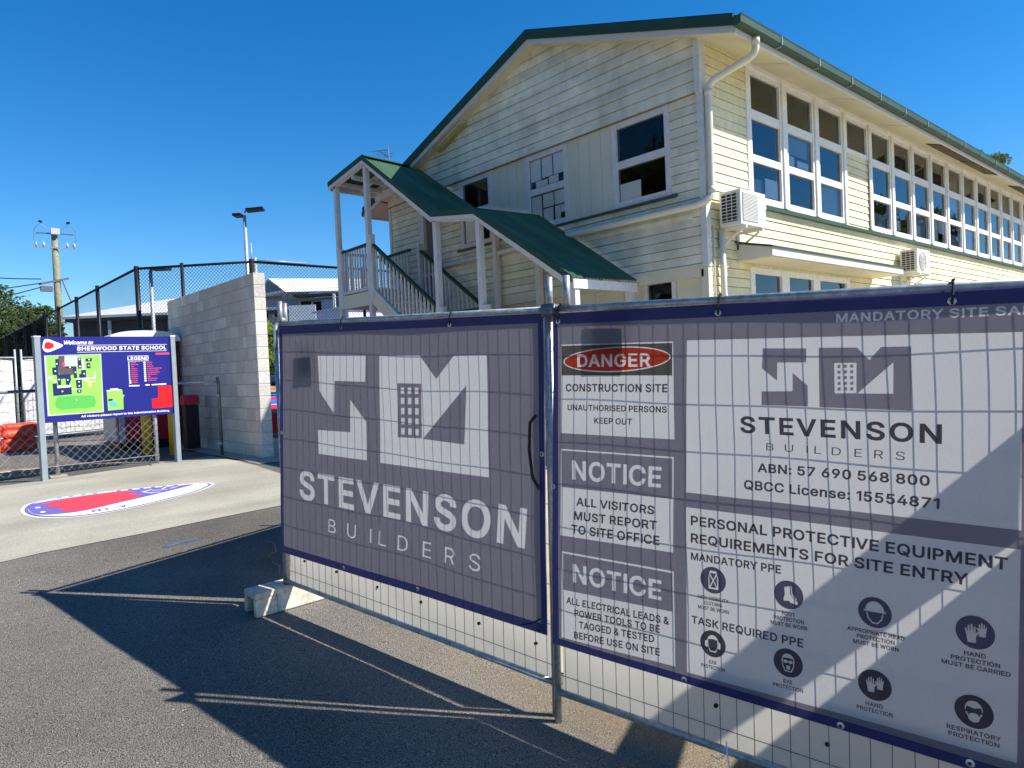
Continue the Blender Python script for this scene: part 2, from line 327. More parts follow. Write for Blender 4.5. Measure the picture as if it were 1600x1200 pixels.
structure('added_bounce_ground', overlay('p', [(-4.85,2.42),(-9.0,4.95),(-14.2,8.9),(-14.2,9.3),(-5.4,9.3),(-5.4,70),(14,70),(14,5.2),(0.1,3.2),(-2.4,2.85)], None, .008), K['bounce_ground'])  # last sheet: unseen ground added pale to bounce warm light onto gable and stair
mb = MB(); nx,ny=30,12; th=[]
for i in range(nx+1):
    for j in range(ny+1):
        s_=i/nx; w_=j/ny; p=Vector((-4.4,2.2,0)).lerp(Vector((0.2,2.95,0)),s_)+Vector((.16,-.99,0))*(w_*1.05-.15)
        mb.v.append((p.x,p.y,gh(p.x)+.0045)); th.append(max(0,min(1,s_*1.9))*max(0,1-w_*1.05)**1.3*.8)
for i in range(nx):
    for j in range(ny): q=i*(ny+1)+j; mb.f.append((q,q+1,q+ny+2,q+ny+1)); mb.mi.append(0)
du=structure('sandy_dust', mb, K['dust']); at=du.data.attributes.new('thick','FLOAT','POINT'); at.data.foreach_set('value', th)
# raised sports court
cz = .78; c0 = Vector((-16.75,6.72,0)); ex = Vector((-.60,.80,0)); ey = Vector((-.80,-.60,0))
ex = Vector((.33,.944,0)); ey = Vector((-.944,.33,0))
def courtslab(name, d0, d1, z0, z1, m):
    m_ = MB(); m_.obox(c0+ey*d0-ex*.6+Vector((0,0,z0)), ex*40, ey*(d1-d0), (0,0,z1-z0)); return structure(name, m_, m)
courtslab('court_edge_red', 0, 5.6, .28, cz, K['courtred'])
courtslab('court_line_white', 5.6, 6.1, .28, cz, K['emblemwhite'])
courtslab('court_blue_near', 6.1, 10.4, .28, cz, K['courtblue'])
courtslab('court_stripe_red', 10.4, 14.8, .28, cz, K['courtred'])
courtslab('court_blue_far', 14.8, 26, .28, cz, K['courtblue'])
mb = MB(); mb.hexa([tuple(c0+ey*26-ex*60), tuple(c0+ey*26+ex*60), tuple(c0+ey*200+ex*160), tuple(c0+ey*200-ex*60),
   tuple(c0+ey*30-ex*60+Vector((0,0,1.42))), tuple(c0+ey*30+ex*60+Vector((0,0,1.42))), tuple(c0+ey*200+ex*160+Vector((0,0,1.42))), tuple(c0+ey*200-ex*60+Vector((0,0,1.42)))])
structure('embankment', mb, K['dirt'])
mb = MB(); z=1.425; mb.quad(tuple(c0+ey*31-ex*60+Vector((0,0,z))), tuple(c0+ey*31+ex*60+Vector((0,0,z))), tuple(c0+ey*199+ex*158+Vector((0,0,z))), tuple(c0+ey*199-ex*59+Vector((0,0,z))))
structure('road', mb, K['asphalt'])

# ================================================================ school building
XW, YG = -5.7, 9.0          # sunlit long wall, shaded gable wall
XL, YB = -14.2, 42.0
bld = thing('school_building', 'two storey cream weatherboard school building with green roof and long row of windows', 'building', (-9.9,25,0))

def boards(mb, mp, hz0, hz1, z0, z1, pitch, openings, zoff=0.0, mi=0):
    """weatherboards: each row laps over the one below; openings are (h0,h1,z0,z1)"""
    SLOT=.011
    nrow = int(math.ceil((z1-z0)/pitch - 1e-6))
    for r in range(nrow):
        za = z0+r*pitch; zb = min(z1, za+pitch)
        zb_full = za+pitch
        zs_=min(za+SLOT,zb-.001); br = sorted({zs_,zb} | {z for o in openings for z in (o[2],o[3]) if zs_+1e-4<z<zb-1e-4})
        off = lambda z: 0.026 - 0.016*(z-za)/(zb_full-za)
        for a,b in zip(br[:-1], br[1:]):
            zm=(a+b)/2; ops = sorted((o[0],o[1]) for o in openings if o[2]<zm<o[3])
            cur = None; segs=[]; lo='L'
            start = ('v',None)
            edges=[]
            left=(hz0(a),hz0(b))
            for (p,q) in ops:
                if p>left[0]+1e-3: edges.append((left,(p,p)))
                left=(max(q,left[0]),max(q,left[1]))
            right=(hz1(a),hz1(b))
            if right[0]>left[0]+1e-3 or right[1]>left[1]+1e-3: edges.append((left,right))
            for (l,rr) in edges:
                if rr[0]-l[0]<.004 and rr[1]-l[1]<.004: continue
                L1=max(l[1], l[1]); R1=max(rr[1], l[1])
                p=[mp(l[0],a,off(a)),mp(rr[0],a,off(a)),mp(R1,b,off(b)),mp(l[1],b,off(b))]
                mb.quad(*p, mi)
                if a==zs_:
                    D=-.03; mb.quad(mp(l[0],a,D),mp(rr[0],a,D),mp(rr[0],a,off(a)),mp(l[0],a,off(a)),mi)
                    mb.quad(mp(l[0],za,D),mp(rr[0],za,D),mp(rr[0],a,D),mp(l[0],a,D),mi)
                    mb.quad(mp(l[0],za,.010),mp(rr[0],za,.010),mp(rr[0],za,D),mp(l[0],za,D),mi)

# --- roof geometry
RX, RZ = -9.0, 7.59; EXR, EZ = -4.96, 6.25; EXL = -14.92; EZL = 5.625; YR0, YR1 = 8.7, YB+.3
def rz(x): return RZ-abs(x-RX)*(RZ-EZ)/(EXR-RX)
# gable boards
gm = lambda h,z,o: (h, YG-o, z)
mb = MB()
sl_ = (RZ-EZ)/(EXR-RX); top_l = lambda z: RX-(RZ-.12-z)/sl_; top_r = lambda z: RX+(RZ-.12-z)/sl_
gm2 = lambda h,z,o: (h, YG-.05-o, z)
boards(mb, gm2, lambda z: max(XL, top_l(z)), lambda z: min(XW, max(top_l(z)+.01,top_r(z))), 5.53, RZ-.16, .17, [])
mb.quad((XL,YG-.05,5.53),(XW,YG-.05,5.53),(XW,YG+.03,5.53),(XL,YG+.03,5.53))
DOOR=(-13.02,-12.2,3.3,5.36); W0=(-11.5,-10.47,4.13,5.53); W2=(-9.48,-8.40,4.15,5.53); W1=(-7.39,-6.26,4.15,5.53)
PA=(-10.47,-9.48,4.13,5.53); PB=(-8.40,-7.39,4.13,5.53)
boards(mb, gm, lambda z: XL, lambda z: XW, 3.05, 5.53, .138, [DOOR,W0,W2,W1,PA,PB])
wg = mesh('gable_weatherboards', mb, K['grime'], bld)
for P in (PA,PB):
    mb=MB(); n=4; w=(P[1]-P[0])/n
    for i in range(n):
        mb.box((P[0]+i*w+.004, YG-.012+.004*(i%2), P[2]+.02),(P[0]+(i+1)*w-.004, YG+.03, P[3]))
    mb.box((P[0]+.003, YG+.0, P[2]+.02),(P[1]-.003, YG+.025, P[3])); mesh('infill_panel', mb, K['panel'], bld)
mb = MB(); mb.box((-9.62,YG-.05,4.11),(-7.30,YG+.02,4.15)); mesh('panel_sill', mb, K['sill'], bld)
# long wall
lm = lambda h,z,o: (XW+o, h, z)
UN = 26; cols=[10.23+1.19*i for i in range(UN)]
Wop=[]
for i,c in enumerate(cols):
    if i==3: Wop.append((c-.02,c+1.17,5.50,6.2))
    else: Wop.append((c-.02,c+1.17,4.10,6.2))
LOW=(10.15,13.82,1.2,3.06)
mb=MB(); boards(mb, lm, lambda z: YG, lambda z: YB, .05, 6.30, .1405, Wop+[LOW]); mesh('side_weatherboards', mb, K['cream'], bld)
# trims
mb=MB()
mb.box((XW-.06,YG-.048,3.0),(XW+.038,YG+.06,5.52)); mb.box((XW-.06,YG-.092,5.52),(XW+.038,YG+.06,6.275)); mesh('corner_board', mb, K['oldwhite'], bld)
mb=MB(); mb.box((XL-.03,YG-.04,3.0),(XL+.06,YG+.05,5.5)); mesh('corner_board', mb, K['oldwhite'], bld)
mb=MB(); mb.box((XL,YG-.035,2.97),(XW-.06,YG+.16,3.05)); mb.box((XL,YG-.02,2.86),(XW-.06,YG+.15,2.97)); mesh('base_trim', mb, K['panel'], bld)
mb=MB(); mb.box((XL,YG-.04,3.74),(-5.9,YG+.02,3.80)); mesh('floor_band', mb, K['grime'], bld)
# lower storey: set back fibro sheets on the gable
LW=(-6.95,-6.34,2.0,3.02)
mb=MB(); x=XL
while x<XW-.02:
    x2=min(XW-.01,x+.62)
    for e_ in LW[:2]:
        if x+.001<e_<x2: x2=e_
    if x2<=LW[0]+1e-6 or x>=LW[1]-1e-6: mb.box((x+.004,YG+.12,0-.2),(x2-.004,YG+.17,2.9))
    else: mb.box((x+.004,YG+.12,-.2),(x2-.004,YG+.17,2.0))
    x=x2
mb.box((-9.75,YG+.08,-.2),(-9.62,YG+.125,2.9)); mb.box((-9.12,YG+.08,-.2),(-8.99,YG+.125,2.9)); mb.box((XW-.1,YG-.02,-.2),(XW+.02,YG+.17,2.995))
mesh('lower_wall', mb, K['panel'], bld)
# other walls, floors, interior
mb=MB(); mb.box((XL,YG+.2,-.2),(XL+.1,YB,5.6)); mb.box((XL,YB-.1,-.2),(XW-.1,YB,5.6)); mesh('rear_wall', mb, K['grime'], bld)
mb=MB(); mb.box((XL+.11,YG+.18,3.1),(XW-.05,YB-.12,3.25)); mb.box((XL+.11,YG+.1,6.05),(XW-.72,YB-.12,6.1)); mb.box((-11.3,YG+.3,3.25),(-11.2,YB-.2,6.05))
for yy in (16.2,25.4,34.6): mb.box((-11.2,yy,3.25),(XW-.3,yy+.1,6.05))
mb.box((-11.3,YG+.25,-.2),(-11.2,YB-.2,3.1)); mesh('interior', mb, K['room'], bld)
# hanging lamp and cupboard seen through the gable window
mb=MB(); mb.box((-6.95,10.2,5.0),(-6.25,10.9,5.32)); mesh('ceiling_lamp', mb, K['grille'], bld)

def window(kind, mp, h0, h1, rails, jamb, depth, panes, papers=(), blinds=()):
    """rails: list of (z0,z1); panes: list of (h0,h1,z0,z1)"""
    mb=MB()
    def bx(a,b,z0,z1,o0,o1): 
        p=[mp(a,z0,o0),mp(b,z0,o0),mp(b,z0,o1),mp(a,z0,o1),mp(a,z1,o0),mp(b,z1,o0),mp(b,z1,o1),mp(a,z1,o1)]; mb.hexa(p)
    zt=rails[-1][1]; zb=rails[0][0]
    bx(h0,h0+jamb,zb,zt,-.06,depth); bx(h1-jamb,h1,zb,zt,-.06,depth)
    for (a,b) in rails: bx(h0+jamb,h1-jamb,a,b,-.06,depth-.006)
    fr=mesh('window', mb, K['oldwhite'] if kind=='g' else K['white'], bld)
    for (a,b,c,d) in panes:
        m2=MB(); m2.quad(mp(a-.01,c-.01,-.008),mp(b+.01,c-.01,-.008),mp(b+.01,d+.01,-.008),mp(a-.01,d+.01,-.008)); mesh('pane', m2, K['glassold'] if kind=='g' else K['glass'], fr)
    for (a,b,c,d) in papers:
        m2=MB(); p=[mp(a,c,-.014),mp(b,c,-.014),mp(b,d,-.014),mp(a,d,-.014),mp(a,c,-.018),mp(b,c,-.018),mp(b,d,-.018),mp(a,d,-.018)]; m2.hexa([p[0],p[1],p[5],p[4],p[3],p[2],p[6],p[7]]); mesh('paper', m2, K['paper'], fr)
    for (a,b,c,d) in blinds:
        m2=MB(); p=[mp(a,c,-.075),mp(b,c,-.075),mp(b,d,-.075),mp(a,d,-.075),mp(a,c,-.082),mp(b,c,-.082),mp(b,d,-.082),mp(a,d,-.082)]; m2.hexa([p[0],p[1],p[5],p[4],p[3],p[2],p[6],p[7]]); mesh('blind', m2, K['blind'], fr)
    return fr
def sash(W, **k):
    a,b,c,d=W; j=.095
    return window('g', gm, a, b, [(c,c+.10),(4.78,4.90),(d-.10,d)], j, .03, [(a+j,b-j,c+.10,4.78),(a+j,b-j,4.90,d-.10)], **k)
a,b,c,d=W1; sash(W1, papers=[(-7.28,-6.86,4.26,4.54)])
ps=[]; x0,x1=W2[0]+.1,W2[1]-.1; w=(x1-x0)/3
for i in range(3): ps.append((x0+i*w+.012,x0+(i+1)*w-.012,5.06,5.42)) if i else ps.append((x0+.005,x0+w-.012,5.04,5.42))
ps+= [(x0+.14,x0+.44,4.92,5.03),(x0+.47,x0+.72,4.92,5.05),(x0+.01,x0+w-.02,4.28,4.76),(x0+w+.012,x0+2*w-.012,4.52,4.76),(x0+2*w+.012,x1-.01,4.52,4.76),(x0+w+.012,x0+2*w-.03,4.26,4.50),(x0+2*w+.012,x1-.14,4.26,4.50),(x1-.13,x1-.01,4.36,4.50)]
sash(W2, papers=ps)
sash(W0, papers=[(-11.38,-11.05,4.25,4.76),(-11.0,-10.82,4.25,4.7)])
mb=MB(); mb.box((W1[0]-.14,YG-.07,4.105),(W1[1]+.1,YG+.02,4.145)); mesh('window_sill', mb, K['sill'], bld)
mb=MB(); mb.box((W0[0]-.1,YG-.07,4.09),(W0[1]+.03,YG+.02,4.13)); mesh('window_sill', mb, K['sill'], bld)
window('g', lambda h,z,o:(h,YG+.12-o,z), LW[0], LW[1], [(LW[2],LW[2]+.08),(LW[3]-.07,LW[3])], .07, .03, [(LW[0]+.07,LW[1]-.07,LW[2]+.08,LW[3]-.07)])
# long row: three lights per bay
rr=random.Random(3)
for i,c in enumerate(cols):
    h0,h1=c-.02,c+1.17; j=.135; a,b=h0+j,h1-j
    if i==3:
        window('s', lm, h0, h1, [(5.50,5.58),(6.12,6.2)], j, .034, [(a,b,5.58,6.12)])
    else:
        pp=[]
        if i in (1,): pp=[(a+.02,a+.30,4.90,5.06),(a+.40,b-.1,4.90,5.02)]
        if i==0: pp=[(a+.45,b-.05,4.24,4.55)]
        if i==7: pp=[(a+.01,a+.42,4.23,4.73),(a+.47,b-.02,4.44,4.73)]
        bl_=[]
        if i in (0,2,4,6,8,9,12,13,16,19): bl_=[(a-.005,b+.005,4.205,4.205+(.54 if i%4 else .32))]
        if i in (5,10,14): bl_=[(a-.005,a+(b-a)*.5,4.205,4.745)]
        if i in (1,8,13): bl_+=[(a-.005,b+.005,5.12,5.425)]
        if i in (5,6,11,12,15): pp=[(a+.1,a+.1+.3*rr.random()+.2,4.24,4.3+.3*rr.random())]
        window('s', lm, h0, h1, [(4.10,4.205),(4.745,4.86),(5.425,5.57),(6.12,6.2)], j, .034,
               [(a,b,4.205,4.745),(a,b,4.86,5.425),(a,b,5.57,6.12)], papers=pp, blinds=bl_)
mb=MB(); mb.box((XW-.02,YG+1.15,6.2),(XW+.06,YB,6.27)); mesh('head_trim', mb, K['white'], bld)
mb=MB(); mb.hexa([(XW,10.0,4.02),(XW+.10,10.0,4.00),(XW+.10,34.6,4.00),(XW,34.6,4.02),(XW,10.0,4.098),(XW+.10,10.0,4.06),(XW+.10,34.6,4.06),(XW,34.6,4.098)]); mesh('long_sill', mb, K['gutter'], bld)
for c in cols[:-1]:
    if c<40: mb=MB(); mb.box((XW+.035,c+1.17-.02-.05,4.10),(XW+.062,c+1.17-.02+.05,6.2)); mesh('mullion', mb, K['white'], bld)
mb=MB(); mb.box((XW,10.0,3.93),(XW+.035,34.6,3.995)); mesh('sill_trim', mb, K['cream'], bld)
lows=[(10.15,11.28),(11.28,12.43),(12.43,13.82)]
for (h0,h1) in lows:
    j=.13; window('s', lm, h0, h1, [(1.2,1.3),(2.05,2.15),(2.96,3.06)], j, .04, [(h0+j,h1-j,1.3,2.05),(h0+j,h1-j,2.15,2.96)])
# roof: two corrugated slopes
def slope(x0,z0,x1,z1):
    mb=MB(); n=int((YR1-YR0)/.19); 
    for i in range(n*2):
        ya=YR0+i*(YR1-YR0)/(2*n); yb=YR0+(i+1)*(YR1-YR0)/(2*n); da=.018*(i%2); db=.018*((i+1)%2)
        mb.quad((x0,ya,z0-da),(x0,yb,z0-db),(x1,yb,z1-db),(x1,ya,z1-da))
    return mb
mesh('roof', slope(RX,RZ,EXR+.03,EZ-.01), K['greenroof'], bld)
mesh('roof', slope(RX,RZ,EXL-.03,EZL-.01), K['greenroof'], bld)
mb=MB(); mb.prism([(RX-.22,YR0,RZ-.06),(RX,YR0,RZ+.02),(RX+.22,YR0,RZ-.06),(RX,YR0,RZ-.01)],(0,YR1-YR0,0)); mesh('ridge_cap', mb, K['green'], bld)
mb=MB()
for (xe,ze) in ((EXR-.03,EZ),(EXL,EZL)):
    s=1 if xe>RX else -1
    mb.prism([(RX,YR0-.03,RZ+.03),(xe+s*.02,YR0-.03,ze+.03),(xe+s*.02,YR0-.03,ze-.13),(RX,YR0-.03,RZ-.14)],(0,.05,0))
    mb.prism([(RX,YR0-.03,RZ+.03),(xe+s*.02,YR0-.03,ze+.03),(xe+s*.02,YR0-.03,ze+.022),(RX,YR0-.03,RZ+.022)],(0,.25,0))
mesh('barge_capping', mb, K['green'], bld)
mb=MB()
for (xe,ze) in ((EXR-.03,EZ),(EXL+.0,EZL)):
    mb.prism([(RX,YR0+.0,RZ-.10),(xe,YR0+.0,ze-.10),(xe,YR0+.0,ze-.215),(RX,YR0+.0,RZ-.225)],(0,.03,0))
mesh('bargeboard', mb, K['greyfascia'], bld)
mb=MB()
for (xe,ze) in ((XW-.0,rz(XW)),(XL+.02,rz(XL+.02))):
    mb.prism([(RX,YR0+.03,RZ-.19),(xe,YR0+.03,ze-.19),(xe,YR0+.03,ze-.205),(RX,YR0+.03,RZ-.205)],(0,.29,0))
mesh('gable_soffit', mb, K['soffit'], bld)
mb=MB(); mb.prism([(EXR-.03,YR0+.03,6.035),(XW-.02,YR0+.03,6.285),(XW-.02,YR0+.03,6.30),(EXR-.03,YR0+.03,6.05)],(0,YR1-YR0-.03,0)); mesh('eave_soffit', mb, K['soffit'], bld)
mb=MB()
for y in [10.35+2.4*k for k in range(13)]:
    mb.prism([(EXR-.05,y,6.040),(XW+.07,y,6.258),(XW+.07,y,6.262),(EXR-.05,y,6.048)],(0,.03,0)); mb.v[-8:]=[(v[0],v[1],v[2]-.008) for v in mb.v[-8:]]
mesh('soffit_joint', mb, K['greyfascia'], bld)
for ya,yb in ((17.16,19.3),(19.42,21.5),(23.7,25.8)):
    mb=MB(); mb.prism([(-5.02,ya,6.032),(-5.32,ya,6.138),(-5.32,ya,6.145),(-5.02,ya,6.04)],(0,yb-ya,0)); mb.v=[(v[0],v[1],v[2]-.008) for v in mb.v]; mesh('soffit_vent', mb, K['bark'], bld)
mb=MB(); mb.box((EXR-.03,YR0+.0,6.02),(EXR,YR1,6.215)); mesh('fascia', mb, K['greyfascia'], bld)
mb=MB(); gx=EXR+.002; prof=[(gx,6.215),(gx,6.09),(gx+.075,6.085),(gx+.115,6.12),(gx+.118,6.20),(gx+.128,6.225),(gx+.108,6.225),(gx+.104,6.20),(gx+.10,6.13),(gx+.07,6.10),(gx+.012,6.105),(gx+.012,6.215)]
mb.prism([(x,YR0-.05,z) for x,z in prof],(0,YR1-YR0+.05,0)); mb.box((gx+.002,YR0-.052,6.10),(gx+.105,YR0-.05,6.215)); mesh('gutter', mb, K['gutter'], bld)
mb=MB()
for k in range(14):
    y=9.75+1.2*k; mb.box((gx+.117,y,6.10),(gx+.128,y+.03,6.215)); mb.box((gx+.02,y,6.074),(gx+.10,y+.03,6.084))
mesh('gutter_bracket', mb, K['bracket'], bld)
mb=MB(); gl=EXL-.002; mb.prism([(gl,YR0,5.58),(gl,YR0,5.46),(gl-.1,YR0,5.46),(gl-.12,YR0,5.60),(gl-.11,YR0,5.60),(gl-.09,YR0,5.47)],(0,YR1-YR0,0)); mesh('gutter', mb, K['green'], bld)
mb=MB(); mb.prism([(gl+.01,YR0+.03,5.42),(XL-.03,YR0+.03,5.64),(XL-.03,YR0+.03,5.655),(gl+.01,YR0+.03,5.435)],(0,YR1-YR0-.1,0)); mb.box((gl+.0,YR0+.03,5.40),(gl+.02,YR1,5.60)); mesh('eave_soffit', mb, K['soffit'], bld)
# downpipe: outlet, offset bend, drop, run along the gable
mb=MB(); mb.path([(-4.94,9.2,6.10),(-4.94,9.2,5.94),(-4.96,9.195,5.88),(-5.02,9.18,5.83),(-5.52,9.04,5.66),(-5.58,9.03,5.60),(-5.60,9.02,5.52),(-5.60,9.02,4.08),(-5.61,9.00,4.00),(-5.66,8.93,3.93),(-5.76,8.90,3.90),(-9,8.89,3.885),(-12.15,8.89,3.87)],.052,12)
mb.tube((-4.94,9.2,5.98),(-4.94,9.2,6.09),.06,12); mb.tube((-5.60,9.02,5.46),(-5.60,9.02,5.54),.06,12); mb.tube((-5.60,9.02,4.06),(-5.60,9.02,4.14),.06,12)
mesh('downpipe', mb, K['pvc'], bld, smooth=True)
mb=MB(); mb.path([(-5.61,9.27,3.52),(-5.61,9.27,2.62),(-5.61,9.29,2.55),(-5.57,9.30,2.48),(-5.57,9.30,-.2)],.045,10); mb.path([(-5.66,9.12,3.6),(-5.66,9.12,2.9),(-5.665,9.14,1.5),(-5.66,9.12,-.2)],.012,6); mb.path([(-5.66,9.42,3.4),(-5.66,9.42,3.1),(-5.655,9.44,2.6),(-5.66,9.42,-.2)],.014,6)
mesh('service_pipe', mb, K['pvc'], bld, smooth=True)
# awning over the lower windows
y0,y1=9.75,15.0; xo=-5.1
mb=MB(); mb.prism([(XW-.02,y0,3.43),(xo-.02,y0,3.29),(xo+.02,y0,3.275),(xo+.02,y0,3.245),(xo-.02,y0,3.262),(XW-.02,y0,3.405)],(0,y1-y0,0)); mesh('awning_roof', mb, K['gutter'], bld)
mb=MB(); mb.prism([(xo,y0+.03,3.25),(xo,y0+.03,3.13),(xo-.025,y0+.03,3.13),(xo-.025,y0+.03,3.262)],(0,y1-y0-.06,0)); mb.prism([(XW-.02,y0+.03,3.395),(xo-.027,y0+.03,3.26),(xo-.027,y0+.03,3.13),(XW-.02,y0+.03,3.11)],(0,.025,0)); mb.prism([(XW+.02,y1-.055,3.385),(xo-.027,y1-.055,3.26),(xo-.027,y1-.055,3.13),(XW+.02,y1-.055,3.11)],(0,.025,0)); mesh('awning_fascia', mb, K['greyfascia'], bld)
mb=MB(); mb.box((XW+.02,y0+.06,3.115),(xo-.028,y1-.06,3.128)); mesh('awning_soffit', mb, K['soffit'], bld)
# rear door
dm=gm
mb=MB(); mb.box((DOOR[0],YG-.03,3.28),(DOOR[0]+.10,YG+.12,DOOR[3])); mb.box((DOOR[1]-.06,YG-.03,3.28),(DOOR[1],YG+.12,DOOR[3])); mb.box((DOOR[0]+.1,YG-.03,DOOR[3]-.08),(DOOR[1]-.06,YG+.12,DOOR[3])); df=mesh('door_frame', mb, K['oldwhite'], bld)
mb=MB(); mb.obox((DOOR[0]+.11,YG+.05,3.28),(.12,.72,0),(.04,-.006,0),(0,0,1.98)); dl=mesh('door', mb, K['housegrey'], bld)
mb=MB(); mb.tube((DOOR[0]+.19,YG+.6,4.25),(DOOR[0]+.25,YG+.6,4.25),.03); mb.box((DOOR[0]+.17,YG+.58,4.1),(DOOR[0]+.19,YG+.64,4.4)); mesh('door_handle', mb, K['rim'], dl)

# ---------------------------------------------------------------- things fixed to the building
def ac_unit(loc, w, label, round_fan):
    x0,y0,z0=loc; d=.34; h=.50
    t=thing('air_conditioner', label, 'air conditioner', (x0+d/2,y0+w/2,z0))
    mb=MB(); g=.03
    mb.box((x0,y0+.012,z0),(x0+d,y0+w,z0+h)); body=mesh('casing', mb, K['ac'], t)
    mb=MB(); mb.box((x0+.04,y0+.002,z0+.05),(x0+d-.05,y0+.011,z0+h-.04)); mesh('coil', mb, K['acdark'], t)
    mb=MB()
    for k in range(9): z=z0+.07+k*(h-.12)/8; mb.box((x0+.03,y0-.004,z-.004),(x0+d-.03,y0+.0015,z+.004))
    for k in range(4): x=x0+.04+k*(d-.09)/3; mb.box((x-.004,y0-.008,z0+.05),(x+.004,y0-.0045,z0+h-.04))
    mesh('side_guard', mb, K['ac'], t)
    mb=MB(); cy=y0+w*.42; cz_=z0+h/2; X=x0+d
    if round_fan:
        vs=[(X+.006,cy+.215*math.cos(a),cz_+.215*math.sin(a)) for a in [2*math.pi*i/28 for i in range(28)]]
        mb.prism(vs,(.004,0,0)); mesh('fan_grille', mb, K['grille'], t)
        mb=MB()
        for k in range(1,6):
            r=.04*k; n=24; vs=[Vector((X+.013,cy+r*math.cos(2*math.pi*i/n),cz_+r*math.sin(2*math.pi*i/n))) for i in range(n+1)]
            for i in range(n): mb.tube(vs[i],vs[i+1],.004,4,caps=False)
        for k in range(8): a=math.pi*k/4; mb.tube((X+.013,cy,cz_),(X+.013,cy+.2*math.cos(a),cz_+.2*math.sin(a)),.004,4)
        mesh('fan_guard', mb, K['ac'], t)
    else:
        mb.box((X+.001,y0+.06,z0+.05),(X+.006,y0+w*.68,z0+h-.04)); mesh('fan_grille', mb, K['grille'], t)
        mb=MB()
        for k in range(20): z=z0+.06+k*(h-.11)/19; mb.box((X+.0065,y0+.06,z-.004),(X+.014,y0+w*.68,z+.004))
        mesh('fan_guard', mb, K['ac'], t)
    mb=MB(); mb.box((X-.1,y0+w+.001,z0+.28),(X-.01,y0+w+.05,z0+.42)); mesh('valve_cover', mb, K['grille'], t)
    for yy in (y0+.12,y0+w-.12):
        mb=MB(); mb.box((XW+.03,yy-.02,z0-.05),(X+.02,yy+.02,z0-.012)); mb.box((XW+.03,yy-.02,z0-.28),(XW+.06,yy+.02,z0-.051)); mb.beam((XW+.05,yy,z0-.26),(X-.05,yy,z0-.06),.025,.025)
        mesh('wall_bracket', mb, K['ac'], t)
    return t
ac_unit((-5.6,9.2,3.57), .72, 'larger square-grilled air conditioner outdoor unit bracketed at the building corner', False)
ac_unit((-5.62,16.3,3.28), .78, 'round-fan air conditioner outdoor unit beyond the awning on the sunlit wall', True)
t=thing('fluorescent_light','yellowed fluorescent strip light under the gable eave of the school building','light',(-11.6,8.86,6.35))
xa,xb=-12.0,-11.1; mb=MB(); za,zb=rz(xa)-.30,rz(xb)-.30
mb.beam((xa,8.86,za),(xb,8.86,zb),.10,.07); mesh('diffuser', mb, mat('yellowed_diffuser',(0.45,0.38,0.13),0.5), t)
mb=MB(); mb.beam((xa,8.86,za+.055),(xb,8.86,zb+.055),.12,.035); mesh('light_base', mb, K['greyfascia'], t)

# ================================================================ covered stair beside the gable wall
YF = 7.55
st = thing('covered_stair','white timber stair with green corrugated roof climbing to the rear door','staircase',(-10.6,8.2,0))
front=[(-14.29,5.93),(-12.77,6.15),(-10.42,4.53),(-9.2,4.35),(-6.98,2.93)]
back =[(-14.25,5.95),(-12.95,6.19),(-10.96,4.90),(-9.12,4.40),(-6.95,2.95)]
ya,yb=7.46,8.93
def lerp(a,b,t): return a+(b-a)*t
for k in range(4):
    if k==0: yB=8.68
    else: yB=yb
    mb=MB(); n=19
    for i in range(2*n):
        t0,t1=i/(2*n),(i+1)/(2*n); d0=.024*(i%2); d1=.024*((i+1)%2)
        def pt(j,t,d):
            f=front[j]; b=back[j]; return (lerp(f[0],b[0],t), lerp(ya,yB,t), lerp(f[1],b[1],t)-d)
        mb.quad(pt(k,t0,d0),pt(k+1,t0,d0),pt(k+1,t1,d1),pt(k,t1,d1))
    mesh('roof_sheet', mb, K['greenroof'], st)
mb=MB()
for k in range(4):
    a=front[k]; b=front[k+1]
    mb.prism([(a[0],ya-.012,a[1]+.02),(b[0],ya-.012,b[1]+.02),(b[0],ya-.012,b[1]-.085),(a[0],ya-.012,a[1]-.085)],(0,.010,0))
mb.prism([(front[1][0]-.12,ya,front[1][1]),(front[1][0],ya,front[1][1]+.035),(front[1][0]+.12,ya,front[1][1]-.03),(front[1][0],ya,front[1][1]+.015)],(-.1,1.2,0))
mb.prism([(-14.3,ya,5.95),(-14.31,ya,5.86),(-14.29,ya,5.86),(-14.28,ya,5.95)],(0,1.2,0))
mesh('edge_flashing', mb, K['green'], st)
mb=MB()
for k in range(4):
    a=front[k]; b=front[k+1]
    mb.prism([(a[0],ya-.002,a[1]-.055),(b[0],ya-.002,b[1]-.055),(b[0],ya-.002,b[1]-.16),(a[0],ya-.002,a[1]-.16)],(0,.035,0))
mesh('fascia_board', mb, K['oldwhite'], st)
mb=MB(); mb.box((-6.985,ya,2.76),(-6.95,yb,2.895)); mesh('end_fascia', mb, K['white'], st)
mb=MB()   # rafters, beam and lining under the roof
for k in range(4):
    for yy in (ya+.06,ya+.72,yb-.35):
        u=(yy-ya)/(yb-ya); a=[lerp(front[k][i],back[k][i],u) for i in (0,1)]; b=[lerp(front[k+1][i],back[k+1][i],u) for i in (0,1)]; mb.beam((a[0]+.02,yy,a[1]-.13),(b[0]-.02,yy,b[1]-.13),.04,.12)
for xx in (-13.9,-13.3,-12.6,-12.0):
    z=5.99 if xx<-12.8 else 6.12-(xx+12.77)*.69; mb.beam((xx,ya+.05,z-.15),(xx,8.6,z-.19),.045,.09)
mesh('rafter', mb, K['oldwhite'], st)
mb=MB(); mb.beam((-14.2,8.62,5.72),(-12.6,8.62,5.80),.06,.16); mb.beam((-14.2,7.5,5.80),(-14.2,8.6,5.80),.06,.14); mesh('roof_beam', mb, K['oldwhite'], st)
def post(x,y,z0,z1,w=.10): mb=MB(); mb.box((x-w/2,y-w/2,z0),(x+w/2,y+w/2,z1)); return mesh('post', mb, K['oldwhite'], st)
LZ=3.40; MZ=1.75
